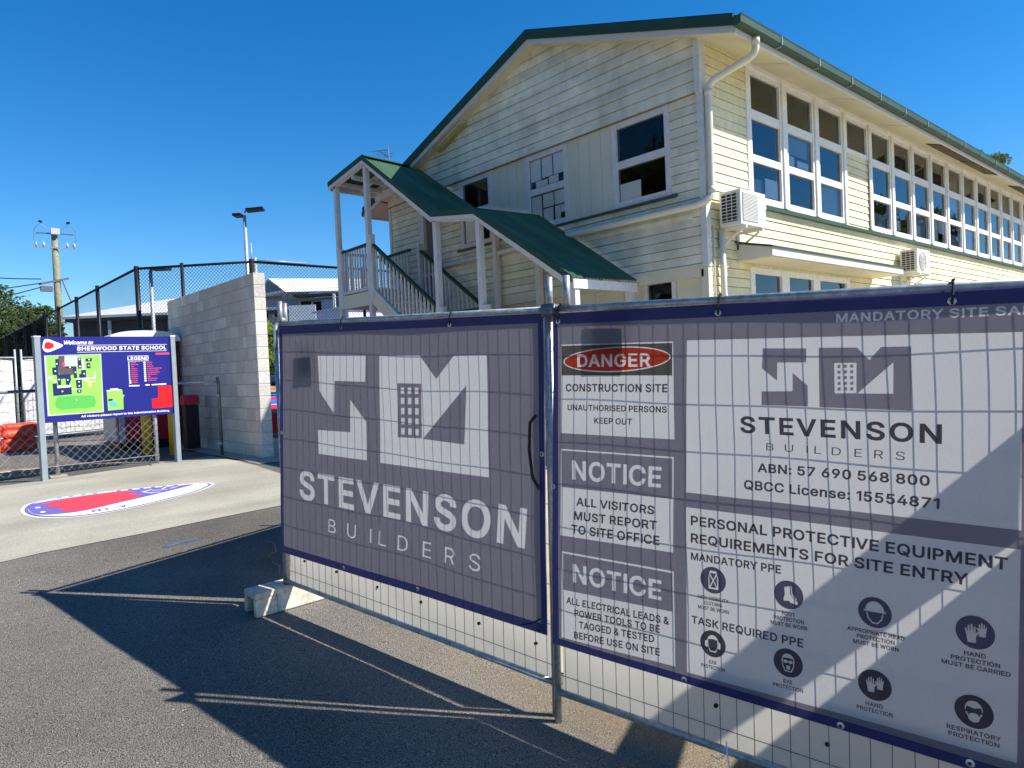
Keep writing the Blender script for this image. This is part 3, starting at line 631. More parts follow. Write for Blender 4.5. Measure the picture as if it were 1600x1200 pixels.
post(-14.08,YF,-.1,5.86); post(-12.78,YF,-.1,5.98); post(-10.40,YF,-.1,4.37); post(-9.16,YF,-.1,4.19); post(-7.02,YF,-.1,2.76)
post(-10.28,8.86,-.1,4.5); post(-9.11,8.86,-.1,4.25); post(-7.04,8.86,-.1,2.76); post(-12.72,8.9,LZ+.9,5.8,.08)
# stub posts beside the long ones carry the rails
for x,z0,z1 in ((-13.98,LZ-.3,4.40),(-12.68,LZ-.2,4.52),(-10.30,MZ-.2,2.80),(-9.06,MZ-.2,2.72)): mb=MB(); mb.box((x-.05,YF-.055,z0),(x+.05,YF+.045,z1)); mesh('newel', mb, K['oldwhite'], st)
for a_,b_ in (((-12.83,8.75,LZ-.1),(-12.74,8.84,4.45)),((-10.47,8.75,MZ),(-10.38,8.84,2.9))): mb=MB(); mb.box(a_,b_); mesh('newel', mb, K['oldwhite'], st)
def rail(p,q): mb=MB(); mb.beam(p,q,.075,.05); return mesh('handrail', mb, K['green'], st)
rail((-13.93,YF,4.33),(-12.82,YF,4.35)); rail((-12.63,YF,4.30),(-10.35,YF,2.74)); rail((-10.25,YF,2.67),(-9.1,YF,2.67)); rail((-9.0,YF,2.6),(-7.1,YF,1.2))
rail((-12.73,8.8,4.28),(-10.43,8.8,2.72)); rail((-12.60,7.72,4.02),(-10.35,7.72,2.46)); rail((-14.1,8.72,4.33),(-13.05,8.72,4.35)); rail((-10.38,8.8,2.67),(-9.1,8.8,2.67)); rail((-9.0,8.8,2.6),(-7.1,8.8,1.2)); rail((-14.1,7.62,4.33),(-14.1,8.7,4.34))
def bal(x,y,z0,z1,w=.035,d=.03): mb=MB(); mb.box((x-w/2,y-d/2,z0),(x+w/2,y+d/2,z1)); mesh('baluster', mb, K['oldwhite'], st)
n=10
for i in range(n): x=lerp(-13.86,-12.86,i/(n-1)); bal(x,YF,LZ+.05,4.31)
n=17
for i in range(n):
    x=lerp(-12.53,-10.5,i/(n-1)); zt=lerp(4.24,2.83,(x+12.56)/2.08); bal(x,YF,zt-.86,zt)
n=9
for i in range(n): x=lerp(-10.16,-9.24,i/(n-1)); bal(x,YF,MZ+.08,2.65)
n=15
for i in range(n):
    x=lerp(-12.6,-10.6,i/(n-1)); zt=lerp(4.2,2.83,(x+12.6)/2.0); bal(x,8.8,zt-.86,zt)
for i in range(8): x=lerp(-14.0,-13.15,i/7); bal(x,8.72,LZ+.05,4.31)
for i in range(7): y=lerp(7.7,8.6,i/6); bal(-14.1,y,LZ+.05,4.31,.03,.035)
mb=MB(); mb.box((-14.13,YF-.02,LZ),(-12.73,8.95,LZ+.035)); mesh('landing', mb, K['oldwhite'], st)
mb=MB(); mb.box((-14.03,YF-.03,3.08),(-12.83,YF+.02,LZ-.03)); mb.box((-14.1,YF+.05,3.10),(-14.06,8.9,LZ-.002)); mesh('landing_skirt', mb, K['panel'], st)
mb=MB(); mb.beam((-14.03,YF,LZ+.035),(-12.83,YF,LZ+.06),.05,.03); mesh('bottom_rail', mb, K['oldwhite'], st)
mb=MB(); mb.prism([(-12.73,YF-.03,LZ+.02),(-10.42,YF-.03,MZ+.06),(-10.42,YF-.03,MZ-.24),(-12.73,YF-.03,LZ-.30)],(0,.045,0)); mesh('stringer', mb, K['panel'], st)
mb=MB(); mb.prism([(-12.73,YF-.05,LZ+.07),(-10.42,YF-.05,MZ+.11),(-10.42,YF-.05,MZ+.06),(-12.73,YF-.05,LZ+.02)],(0,.08,0)); mesh('stringer_cap', mb, K['oldwhite'], st)
mb=MB(); mb.prism([(-12.73,8.83,LZ+.02),(-10.42,8.83,MZ+.06),(-10.42,8.83,MZ-.24),(-12.73,8.83,LZ-.30)],(0,.045,0)); mb.prism([(-9.1,YF-.03,MZ+.02),(-6.9,YF-.03,.2),(-6.9,YF-.03,-.1),(-9.1,YF-.03,MZ-.28)],(0,.045,0)); mb.prism([(-9.1,8.83,MZ+.02),(-6.9,8.83,.2),(-6.9,8.83,-.1),(-9.1,8.83,MZ-.28)],(0,.045,0)); mesh('stringer', mb, K['panel'], st)
mb=MB(); mb.box((-10.42,YF-.02,MZ-.04),(-9.1,8.9,MZ)); mesh('mid_landing', mb, K['oldwhite'], st)
for i in range(9): x=-12.6+i*.245; z=LZ-.18*(i+1); mb=MB(); mb.box((x,YF+.02,z-.04),(x+.27,8.82,z)); mesh('tread', mb, K['oldwhite'], st)
for i in range(8): x=-9.05+i*.26; z=MZ-.19*(i+1); mb=MB(); mb.box((x,YF+.02,z-.04),(x+.28,8.82,z)); mesh('tread', mb, K['oldwhite'], st)
# aerial on the stair roof
t=thing('tv_antenna','small tv antenna on a thin mast above the stair roof ridge','antenna',(-12.9,8.2,6.15))
mb=MB(); mb.tube((-12.9,8.2,6.12),(-12.9,8.2,6.50),.012); mesh('mast', mb, K['galv'], t)
mb=MB(); mb.tube((-12.9,8.2,6.27),(-13.28,8.2,6.52),.009); mesh('boom', mb, K['galvdark'], t)
mb=MB()
for k,f in enumerate((0.1,.3,.5,.7,.9,1.0)):
    p=Vector((-12.9,8.2,6.27)).lerp(Vector((-13.28,8.2,6.52)),f); L=.10+.07*(k%3); dv=Vector((.55,.83,.12)).normalized()*L; mb.tube(p-dv,p+dv,.005,5)
mesh('element', mb, K['galvdark'], t)

# ================================================================ temporary fence
class Plane:
    def __init__(s, p0, deg, lean):
        a=R(deg); l=R(lean); s.o=Vector(p0); s.u=Vector((math.cos(a),math.sin(a),0)); n=Vector((-s.u.y,s.u.x,0))
        s.v=Vector((0,0,1))*math.cos(l)+n*math.sin(l); s.n=s.u.cross(s.v)
    def __call__(s, x, y, o=0.0): return s.o+s.u*x+s.v*y+s.n*o
P1=Plane((-4.873,2.066,0),9,2); P2=Plane((-2.447,2.41,0),9,2)
def fence_panel(P, label, s0, s1, top, bot, legs, spig, wires=True, group='temporary fence panels'):
    T=lambda s: lerp(top[0],top[1],(s-s0)/(s1-s0)); B=lambda s: lerp(bot[0],bot[1],(s-s0)/(s1-s0))
    t=thing('temporary_fence', label, 'fence panel', tuple(P(s0,B(s0)-.15)), group)
    r=.019
    for i,s in enumerate((s0,s1)):
        mb=MB(); mb.tube(P(s,legs[i]),P(s,T(s)+.002),r,10); mesh('post', mb, K['galv'], t, True)
    mb=MB(); mb.path([P(s0,T(s0)),P(s1,T(s1))],r,10); mesh('top_rail', mb, K['galv'], t, True)
    mb=MB(); mb.path([P(s0,B(s0)),P(s1,B(s1))],r-.002,10); mesh('bottom_rail', mb, K['galv'], t, True)
    for s in spig:
        mb=MB(); mb.tube(P(s,T(s)),P(s,T(s)+.165),.018,10); mesh('spigot', mb, K['galv'], t, True)
    if wires:
        mb=MB(); n=int((s1-s0-.05)/.0725)
        for i in range(n+1):
            s=s0+.05+i*.0725; j=.006*math.sin(i*2.1)
            if s<s1-.02: mb.tube(P(s,B(s)),P(s+j*.3,T(s)),.0017,5,caps=False)
        k=0; y=.085
        while y<top[0]-bot[0]-.05:
            mb.tube(P(s0,B(s0)+y,-.003),P(s1,B(s1)+y,-.003),.0019,5,caps=False); y+=.205
        mesh('wire_mesh', mb, K['galvdark'], t)
    return t
pl_=fence_panel(P1,'galvanised temporary fence panel behind the grey logo banner',-.035,2.385,(2.04,1.934),(.165,.035),(.09,-.20),(-.035,2.40))
pr_=fence_panel(P2,'galvanised temporary fence panel behind the safety notice banner',-.022,2.42,(1.928,1.828),(.018,-.045),(-.15,-.20),(.085,))
P3=Plane(tuple(P1(-.03,.0)),108,0); P3.o.z=0
p3=fence_panel(P3,'fence panel running back from the left post towards the stair, mostly hidden',.03,2.42,(2.03,2.02),(.17,.17),(.0,-.02),(.125,2.3),wires=False)
P4=Plane(tuple(P2(2.45,0)),112,0); P4.o.z=0
p4=fence_panel(P4,'fence panel turning back from the right end, hidden behind the notice banner',.02,2.4,(1.90,1.98),(.02,.05),(-.2,-.2),(.08,),wires=False)
mb=MB(); mb.tube(P1(-.035,2.075),P3(.125,2.07),.015,8); mb.tube(P1(-.035,1.99),P3(.04,1.99),.03,8); mesh('clamp', mb, K['galv'], pl_, True)
mb=MB(); mb.obox(P2(-.04,1.895,-.03),P2.u*.06,P2.v*.06,P2.n*.075); mb.tube(P2(-.05,1.93,.03),P2(.03,1.905,.045),.012,8); mesh('clamp', mb, K['galvdark'], pr_, True)
# sheets on the two panels that run back
def sheet(name, P, quad, off, m, label, cat, nx=10, ny=8, amp=.01, group=None):
    mb=MB(); 
    for i in range(nx+1):
        for j in range(ny+1):
            u=i/nx; v=j/ny; a=[lerp(quad[0][k],quad[1][k],u) for k in (0,1)]; b=[lerp(quad[3][k],quad[2][k],u) for k in (0,1)]
            s=lerp(b[0],a[0],v); tt=lerp(b[1],a[1],v); mb.v.append(tuple(P(s,tt,off+amp*math.sin(5*s+3*tt)*math.sin(math.pi*v))))
    for i in range(nx):
        for j in range(ny):
            q=i*(ny+1)+j; mb.f.append((q,q+ny+1,q+ny+2,q+1)); mb.mi.append(0)
    return tag(mesh(name, mb, m, None, True), label, cat, group)
sheet('plain_banner',P3,[(.13,2.01),(2.42,2.0),(2.42,.12),(.13,.14)],.03,K['hoard'],'plain dark hoarding sheet on the fence running back from the left post','banner')
sheet('plain_banner',P4,[(.33,1.885),(2.4,1.97),(2.4,1.72),(.33,1.56)],-.03,K['hoard'],'narrow dark hoarding strip on the fence behind the notice banner','banner')
sheet('plain_banner',P4,[(.05,1.62),(.36,1.525),(.36,.02),(.05,.02)],-.03,K['hoard'],'short end of dark sheet on the fence behind the notice banner','banner')
sheet('plain_banner',P4,[(.30,1.535),(2.4,1.15),(2.4,.06),(.30,.02)],-.036,K['hoard'],'sagging dark sheet low on the fence behind the notice banner','banner')
# concrete foot under the left post
gz_=gh(-4.9)
t=thing('concrete_foot','pale concrete fence foot with an open channel end under the left post','fence foot',(-4.9,2.15,gz_))
def footp(y,x0,x1,z0,z1,tp=.022): return [(x0,z0),(x1,z0),(x1-tp*(z1-z0)/.165,z1),(x0+tp*(z1-z0)/.165,z1)]
mb=MB(); zt=gz_+.165; x0,x1=-5.035,-4.80; sk_=-.02
def fo(y): return sk_*(y-1.8)/.6
y0,y1,y2=1.80,1.96,2.52
A=[(x0,gz_),(x1,gz_),(x1-.02,zt),(x0+.02,zt)]
mb.add([(x+fo(y1),y1,z) for x,z in A]+[(x+fo(y2),y2,z) for x,z in A],[(0,1,2,3),(7,6,5,4),(0,4,5,1),(1,5,6,2),(2,6,7,3),(3,7,4,0)])
for (a,b) in ((x0,x0+.055),(x1-.055,x1)):
    t0=.02*(a==x0); t1=.02*(b==x1)
    B=[(a,gz_),(b,gz_),(b-t1*.85,zt-.045),(a+t0*.85,zt-.045)]
    mb.add([(x,y0,z) for x,z in B]+[(x+fo(y1),y1-.0005,z) for x,z in B],[(0,1,2,3),(7,6,5,4),(0,4,5,1),(1,5,6,2),(2,6,7,3),(3,7,4,0)])
B=[(x0+.015,zt-.045),(x1-.015,zt-.045),(x1-.02,zt),(x0+.02,zt)]
mb.add([(x,y0,z) for x,z in B]+[(x+fo(y1),y1-.0005,z) for x,z in B],[(0,1,2,3),(7,6,5,4),(0,4,5,1),(1,5,6,2),(2,6,7,3),(3,7,4,0)])
fo_=mesh('block', mb, K['foot'], t)
bv=fo_.modifiers.new('bevel','BEVEL'); bv.width=.008; bv.segments=2; bv.limit_method='ANGLE'
mb=MB(); mb.tube((-4.873,2.066,zt-.02),(-4.873,2.067,zt+.012),.03,10); mesh('socket', mb, K['galvdark'], t)

# ================================================================ banners
# glyph outlines: advance and closed loops in thousandths; B bold, L light
GLYPH = {'B':{'&':(473,[[105,279,43,221,19,175,13,133,21,82,46,37,85,2,136,-20,213,-27,278,-13,326,13,354,-21,480,-20,392,87,421,152,428,205,429,245,329,245,321,174,249,262,320,327,343,383,342,432,326,470,299,502,262,524,217,534,153,528,112,510,81,481,61,443,55,385,74,324],[120,145,138,176,169,202,261,89,203,68,153,76,127,99],[227,433,240,411,204,352,185,340,158,399,178,435,186,438]]),'.':(213,[[36,11,56,-13,85,-25,116,-22,143,-6,159,20,161,52,149,80,126,101,95,108,65,101,41,80,29,52,28,41]]),'0':(478,[[41,132,59,82,84,40,117,7,157,-15,202,-26,251,-26,296,-15,336,7,369,40,394,82,412,132,425,221,423,318,412,376,394,426,369,468,336,501,296,524,251,535,202,535,157,524,118,501,85,468,59,426,41,376,28,287,28,221],[130,254,139,341,162,401,186,427,215,438,249,435,276,420,298,389,318,322,321,207,305,134,284,98,258,77,227,71,195,77,169,98,143,150,139,167]]),'1':(310,[[150,-21,257,-21,257,530,176,530,30,435,30,335,150,405]]),'2':(478,[[147,341,157,403,189,432,249,435,286,413,299,380,288,328,219,243,43,56,43,-21,410,-21,410,78,198,78,329,217,385,298,402,360,398,408,379,456,345,495,299,523,245,536,186,533,133,515,90,482,60,437,45,382,44,341]]),'3':(478,[[124,-10,179,-25,240,-27,300,-14,350,14,388,55,405,88,414,145,405,200,378,249,351,275,317,295,263,310,393,453,393,530,49,530,49,431,245,431,136,307,136,227,244,222,288,199,306,162,304,118,281,88,229,71,166,82,136,112,127,153,20,153,29,93,43,60,78,19]]),'4':(478,[[19,164,19,84,261,84,261,-21,364,-21,364,84,434,84,434,184,364,184,364,339,261,339,261,184,143,184,347,530,235,530]]),'5':(478,[[77,530,44,234,135,224,192,253,247,252,285,227,305,183,303,132,279,93,241,73,182,79,148,113,140,151,37,151,44,95,65,48,101,11,147,-15,202,-27,263,-24,301,-12,351,20,387,65,408,122,410,195,393,252,360,300,315,334,260,352,182,348,159,340,169,431,387,431,387,530]]),'6':(478,[[161,211,192,237,245,242,281,224,302,187,302,128,274,85,236,70,192,77,161,104,146,148,146,169],[58,82,88,33,132,-3,186,-24,247,-27,303,-13,351,18,386,62,406,117,409,177,396,233,368,279,326,313,274,332,227,335,362,530,241,530,120,352,60,247,43,178,43,141]]),'7':(478,[[63,-21,178,-21,412,444,412,530,41,530,41,431,291,431]]),'8':(478,[[60,228,36,178,31,135,40,82,68,36,110,1,164,-21,226,-28,289,-21,343,1,385,36,412,82,422,135,412,191,384,239,350,268,377,296,393,327,403,380,394,431,369,475,331,508,282,529,226,537,170,530,121,508,83,475,58,431,49,380,53,344,66,311,87,282,103,268],[137,130,143,170,171,200,216,214,265,208,305,177,316,139,306,103,268,76,204,72,156,92],[181,323,157,354,159,403,187,431,244,437,286,414,298,376,285,336,251,314,235,311]]),'9':(478,[[74,243,112,205,161,181,225,174,90,-21,212,-21,348,181,392,262,409,330,406,388,386,444,351,490,304,521,247,536,186,533,132,513,88,477,58,430,43,372,46,312,50,293],[146,352,157,398,185,428,226,439,268,428,296,397,306,350,296,305,268,275,226,264,185,275,157,305]]),':':(213,[[36,11,56,-13,85,-25,116,-22,143,-6,159,20,161,52,149,80,126,101,95,108,65,101,41,80,29,52,28,41],[36,286,56,262,85,250,116,253,143,269,159,296,161,327,149,355,126,376,95,383,65,376,41,356,29,327,28,316]]),'A':(505,[[-14,-21,100,-21,149,121,330,121,380,-21,493,-21,291,530,187,530],[239,383,267,296,294,220,184,220]]),'B':(481,[[146,306,146,431,270,428,298,414,312,391,309,344,279,315,247,307],[146,78,146,210,279,206,320,179,334,137,328,110,308,90,265,79],[39,530,39,-21,247,-21,315,-14,370,8,409,42,432,86,439,136,432,185,405,237,368,269,399,300,417,346,416,407,399,452,367,490,322,517,263,529,241,530]]),'C':(535,[[65,82,98,40,139,7,187,-15,239,-26,316,-23,390,4,438,42,474,94,490,140,499,181,392,181,362,113,301,78,251,75,208,87,172,113,144,154,128,209,125,278,137,338,161,384,195,414,236,431,317,426,367,389,386,353,392,327,499,327,480,400,448,455,403,497,332,529,267,537,213,531,162,514,118,486,80,449,51,403,31,348,21,287,21,221,31,160,39,132]]),'D':(527,[[39,530,39,-21,219,-21,281,-16,336,0,384,27,423,64,452,109,472,163,481,223,481,288,472,347,452,400,423,446,385,482,339,509,285,525,226,530],[214,78,146,78,146,431,261,427,309,410,343,380,366,336,377,278,375,212,360,158,333,118,292,92,276,86]]),'E':(444,[[146,78,146,208,376,208,376,307,146,307,146,431,393,431,393,530,39,530,39,-21,396,-21,396,78]]),'F':(435,[[146,-21,146,200,367,200,367,299,146,299,146,431,390,431,390,530,39,530,39,-21]]),'G':(546,[[64,82,97,40,138,7,187,-15,240,-26,294,-27,343,-18,387,0,425,27,456,61,480,102,494,148,499,200,499,277,262,277,262,178,393,187,378,133,345,96,298,77,252,75,209,87,172,113,144,154,128,209,125,278,137,338,161,384,195,415,235,432,316,426,370,382,393,328,500,328,475,413,439,464,391,504,331,528,265,537,211,531,161,514,116,486,79,449,50,402,30,348,20,287,20,221,30,161,39,133]]),'H':(542,[[39,-21,146,-21,146,211,371,211,371,-21,478,-21,478,530,371,530,371,310,146,310,146,530,39,530]]),'I':(185,[[39,-21,146,-21,146,530,39,530]]),'K':(492,[[39,530,39,-21,146,-21,146,162,195,213,361,-21,489,-21,270,287,491,527,354,530,145,302,146,530]]),'L':(418,[[39,530,39,-21,382,-21,382,78,146,78,146,530]]),'M':(653,[[39,530,39,-21,143,-21,143,305,151,283,272,-21,356,-21,483,304,483,-21,589,-21,589,530,462,530,333,194,315,142,297,194,166,530]]),'N':(549,[[39,530,39,-21,146,-21,146,291,145,345,184,279,375,-21,484,-21,484,530,378,530,378,166,148,530]]),'O':(558,[[40,132,65,82,98,40,139,7,187,-15,239,-26,295,-26,347,-15,395,7,436,40,469,82,494,132,509,190,514,254,509,318,494,376,469,427,436,469,395,501,347,524,295,535,239,535,187,524,139,501,98,469,65,427,40,376,24,318,19,254,24,190],[128,209,125,278,137,338,162,384,195,415,236,432,283,434,325,422,362,396,389,356,406,300,408,230,396,170,372,124,338,94,297,77,251,75,208,87,172,113,144,153]]),'P':(470,[[39,530,39,-21,146,-21,146,165,283,168,324,180,359,199,387,225,416,273,429,328,426,386,408,439,387,470,342,506,304,521,236,530],[146,263,146,431,269,427,306,405,323,358,314,303,287,275,246,264]]),'Q':(558,[[51,106,80,60,118,22,162,-6,212,-22,267,-28,321,-22,350,-14,390,-69,510,-69,432,36,469,82,494,132,509,190,514,254,509,318,494,376,469,427,436,469,395,501,347,524,295,535,239,535,187,524,139,501,98,469,65,427,40,376,24,318,19,254,24,190,31,160],[132,188,124,254,132,320,153,370,183,406,222,428,267,435,312,428,350,406,381,371,402,320,409,254,402,188,381,138,368,121,323,180,203,180,283,75,236,77,195,94,162,125,153,138]]),'R':(474,[[39,530,39,-21,146,-21,146,177,234,177,340,-21,463,-21,343,199,387,232,409,261,427,313,430,372,417,426,399,459,374,486,343,507,304,522,236,530],[288,421,315,395,324,342,307,299,271,280,233,276,146,276,146,431,233,431]]),'S':(472,[[86,9,138,-17,201,-29,271,-27,332,-8,380,24,413,68,428,120,424,182,398,229,330,278,157,339,138,362,142,400,176,428,225,438,268,431,299,413,314,387,320,357,424,357,417,414,394,461,357,498,307,524,248,536,186,533,129,517,82,487,48,444,35,410,31,372,37,328,57,290,89,260,129,237,307,174,324,146,317,111,287,84,224,70,158,86,132,114,123,158,15,158,23,98,47,48]]),'T':(474,[[11,530,11,431,172,431,172,-21,278,-21,278,431,438,431,438,530]]),'U':(542,[[43,129,57,88,79,51,108,21,144,-3,187,-20,259,-29,308,-25,353,-13,392,8,425,35,451,69,468,108,477,151,478,173,478,530,372,530,372,179,363,133,338,99,299,78,244,73,197,86,165,114,148,154,145,179,145,530,39,530,39,173]]),'V':(505,[[-14,530,189,-21,293,-21,493,530,380,530,247,144,241,126,212,213,99,530]]),'W':(711,[[99,530,-11,530,139,-21,247,-21,343,335,439,-21,546,-21,697,530,587,530,502,201,492,161,396,530,290,530,204,201,194,161]]),'Y':(497,[[-21,530,182,202,182,-21,289,-21,289,202,493,530,369,530,244,324,236,310,210,355,103,530]]),'a':(414,[[39,21,72,-7,129,-27,200,-26,256,0,256,-21,358,-21,358,252,352,302,326,353,276,389,194,405,114,391,65,362,35,328,12,278,112,248,146,297,204,310,246,291,253,252,88,221,40,190,19,161,9,108,17,60],[119,125,178,147,287,172,257,147,241,97,210,73,132,74,119,85]]),'b':(450,[[32,530,32,-21,133,-21,133,6,174,-20,230,-29,270,-25,308,-11,341,11,368,40,397,96,410,164,408,237,389,301,355,353,324,378,289,396,250,404,186,401,135,373,135,530],[134,189,145,255,167,289,199,306,242,306,274,288,296,254,307,189,296,124,274,89,242,70,199,70,167,88,145,123]]),'c':(421,[[48,57,73,24,106,-1,143,-19,185,-28,267,-21,327,11,370,64,390,117,290,142,250,78,208,67,166,77,138,105,119,161,121,227,144,279,175,303,253,297,281,261,289,237,388,262,357,334,307,379,231,404,185,404,143,396,106,378,73,352,48,319,28,280,14,212,17,140,28,96]]),'d':(450,[[27,96,57,40,84,11,117,-11,154,-25,225,-27,281,-3,292,6,292,-21,393,-21,393,530,290,530,289,373,251,397,195,405,155,401,117,388,84,366,57,337,28,281,14,214,14,164],[119,217,138,273,165,300,205,309,243,300,270,274,289,219,287,147,264,95,235,73,193,68,158,82,133,114,124,136]]),'e':(429,[[37,76,59,40,89,10,125,-12,166,-25,245,-27,304,-9,350,25,381,72,392,106,293,130,262,80,213,67,170,75,140,98,122,137,119,148,392,148,387,254,363,319,323,366,273,394,205,405,162,401,122,387,87,365,58,335,28,278,14,211,17,139],[144,284,174,304,226,307,257,291,282,250,285,237,121,240]]),'f':(279,[[163,-21,163,306,249,306,249,400,163,400,172,448,210,452,242,442,268,534,187,551,126,538,86,508,66,474,60,432,60,400,-15,400,-15,306,60,306,60,-21]]),'g':(450,[[59,-117,114,-154,173,-170,245,-169,298,-155,344,-128,368,-102,384,-69,393,-9,393,400,292,400,290,374,252,397,196,405,155,401,118,388,85,366,57,338,28,282,14,216,17,143,28,100,58,47,86,20,137,-7,195,-16,250,-8,290,16,287,-33,269,-59,236,-73,163,-69,122,-33,108,-13,22,-61],[117,193,128,255,158,295,193,308,236,304,265,282,287,233,290,164,271,111,244,88,205,80,165,89,138,113,128,131]]),'h':(435,[[32,530,32,-21,135,-21,135,226,145,273,178,302,210,308,242,301,264,282,274,250,275,235,275,-21,378,-21,378,241,372,298,351,344,319,379,276,399,227,405,190,401,156,389,135,375,135,530]]),'i':(192,[[27,455,55,428,94,422,121,433,140,455,147,483,140,512,121,533,94,544,64,542,33,520,21,493,20,483],[32,400,32,-21,135,-21,135,400]]),'j':(192,[[-31,-164,49,-158,86,-140,114,-111,133,-60,135,-30,135,400,32,400,32,-29,19,-63,-31,-66],[21,493,23,464,39,439,64,425,103,425,128,439,144,464,146,493,135,520,112,538,74,544,47,533,32,520]]),'k':(406,[[32,530,32,-21,135,-21,135,133,151,148,284,-21,414,-20,228,215,403,397,276,400,135,256,135,530]]),'l':(185,[[39,-21,146,-21,146,558,39,558]]),'m':(635,[[32,400,32,-21,135,-21,135,238,148,284,186,308,226,304,248,284,253,259,253,-21,356,-21,357,255,375,294,410,309,452,301,469,285,475,253,475,-21,578,-21,578,255,571,308,551,352,520,383,480,401,423,407,372,394,330,366,319,354,288,387,256,402,196,405,143,384,133,376,133,400]]),'n':(435,[[32,400,32,-21,135,-21,135,226,145,273,178,302,210,308,242,301,264,282,274,250,275,235,275,-21,378,-21,378,241,372,298,351,345,318,379,276,399,227,405,190,401,156,389,133,373,133,400]]),'o':(440,[[28,96,48,57,73,24,106,-1,143,-19,185,-28,230,-28,272,-19,310,-1,342,24,368,57,387,96,401,163,398,236,387,280,368,319,342,352,310,378,272,396,230,404,185,404,143,396,106,378,73,352,48,319,28,280,14,212,14,163],[119,214,138,271,166,299,207,309,249,299,278,271,296,214,294,148,272,97,241,73,195,68,158,83,133,114,124,136]]),'p':(450,[[32,400,32,-164,135,-164,136,3,174,-20,230,-29,270,-25,308,-11,341,11,368,40,397,96,410,164,408,237,389,301,355,353,324,378,289,396,250,404,186,401,133,371,133,400],[134,189,145,255,167,289,199,306,242,306,274,288,296,254,307,189,296,124,274,89,242,70,199,70,167,88,145,123]]),'r':(284,[[133,400,32,400,32,-21,135,-21,135,245,152,284,190,303,227,304,264,298,264,404,197,405,154,392,133,379]]),'s':(390,[[46,24,91,-10,149,-27,219,-27,268,-13,309,12,338,48,351,91,351,125,341,158,321,186,292,208,132,265,134,291,158,307,209,309,243,283,255,253,351,274,323,342,286,379,234,401,170,405,107,390,68,366,40,331,27,289,27,256,37,222,57,193,86,171,242,117,245,94,225,75,170,67,130,82,117,102,108,131,10,110,23,61]]),'t':(253,[[92,-6,127,-20,215,-20,238,-13,218,77,151,77,147,98,147,306,225,306,225,400,147,400,147,492,44,492,44,400,-15,400,-15,306,44,306,44,92,49,53,65,20]]),'u':(435,[[201,-25,237,-17,277,6,277,-21,378,-21,378,400,275,400,275,153,265,107,232,77,200,71,168,78,146,97,136,130,135,145,135,400,32,400,32,139,38,82,59,35,91,1,134,-20,149,-23]]),'v':(414,[[-13,400,148,-21,241,-21,402,400,290,400,195,134,99,400]]),'w':(592,[[-6,400,122,-21,215,-21,284,222,299,166,353,-21,445,-21,573,400,464,400,397,159,382,219,333,400,236,400,170,159,154,219,103,400]]),'x':(404,[[-19,-21,103,-21,189,112,275,-21,398,-21,243,192,391,400,270,400,191,276,111,400,-11,400,136,194]]),'y':(414,[[46,-62,22,-151,92,-166,148,-155,193,-120,224,-66,402,400,290,400,195,134,99,400,-13,400,140,-2,103,-67]]),'z':(406,[[21,53,21,-21,360,-21,360,77,166,77,354,324,354,400,27,400,27,302,214,302]]),' ':(188,[])},'L':{'B':(453,[[122,282,122,455,259,454,291,446,315,431,335,398,337,352,320,317,280,289,249,283],[122,54,122,234,274,232,316,215,345,185,358,147,354,110,341,87,320,69,288,58,245,54],[63,506,63,3,246,3,310,9,357,28,390,57,409,94,414,151,400,202,370,237,324,258,312,260,312,269,368,300,391,340,394,388,378,440,352,472,313,494,261,505]]),'D':(499,[[63,506,63,3,249,4,303,14,349,33,388,62,418,98,441,143,454,196,459,255,454,314,441,366,419,411,389,448,351,476,306,495,254,504],[215,54,122,54,122,455,244,454,286,446,321,431,350,408,373,379,395,323,402,255,395,187,373,130,349,101,319,78,283,63]]),'E':(415,[[122,54,122,232,352,232,352,283,122,283,122,455,369,455,369,506,63,506,63,3,372,3,372,54]]),'I':(185,[[63,3,122,3,122,506,63,506]]),'L':(389,[[63,506,63,3,358,3,358,54,122,54,122,506]]),'R':(445,[[63,506,63,3,122,3,122,201,249,201,355,3,423,3,309,211,346,228,380,260,400,302,406,352,400,402,380,445,346,477,298,499,236,506],[122,252,122,455,276,450,317,430,341,397,348,340,336,299,309,269,263,254]]),'S':(443,[[113,20,163,1,224,-6,287,1,338,22,375,53,398,93,405,152,392,196,348,241,263,276,151,314,123,339,113,365,117,403,139,434,188,458,243,461,290,448,316,430,332,407,340,381,398,381,389,421,365,459,329,487,283,506,208,512,155,501,110,479,77,446,59,404,56,353,67,319,88,291,120,268,185,242,314,198,339,174,349,139,338,99,308,68,251,48,176,52,128,78,106,114,102,134,42,134,52,89,76,50]]),'U':(514,[[87,81,123,39,174,10,236,-4,304,-1,362,18,408,52,439,98,453,153,454,173,454,506,396,506,396,178,385,124,364,90,332,65,291,51,227,51,186,65,154,90,132,124,121,178,121,506,63,506,63,173,67,134]]),' ':(188,[])}}
CAPH = {'B':(-.021,.530),'L':(.003,.506)}
def lerpq(q,u,v):
    a=(lerp(q[0][0],q[1][0],u),lerp(q[0][1],q[1][1],u)); b=(lerp(q[3][0],q[2][0],u),lerp(q[3][1],q[2][1],u)); return (lerp(b[0],a[0],v),lerp(b[1],a[1],v))
bil=lerpq
def lay_out(body, font, spacing, shear=0.0):
    x=0; out=[]
    for ch in body:
        adv,lps=GLYPH[font][ch]
        for l in lps: out.append([(x+(l[i]+shear*l[i+1])*.001, l[i+1]*.001) for i in range(0,len(l),2)])
        x+=adv*.001*spacing
    return out
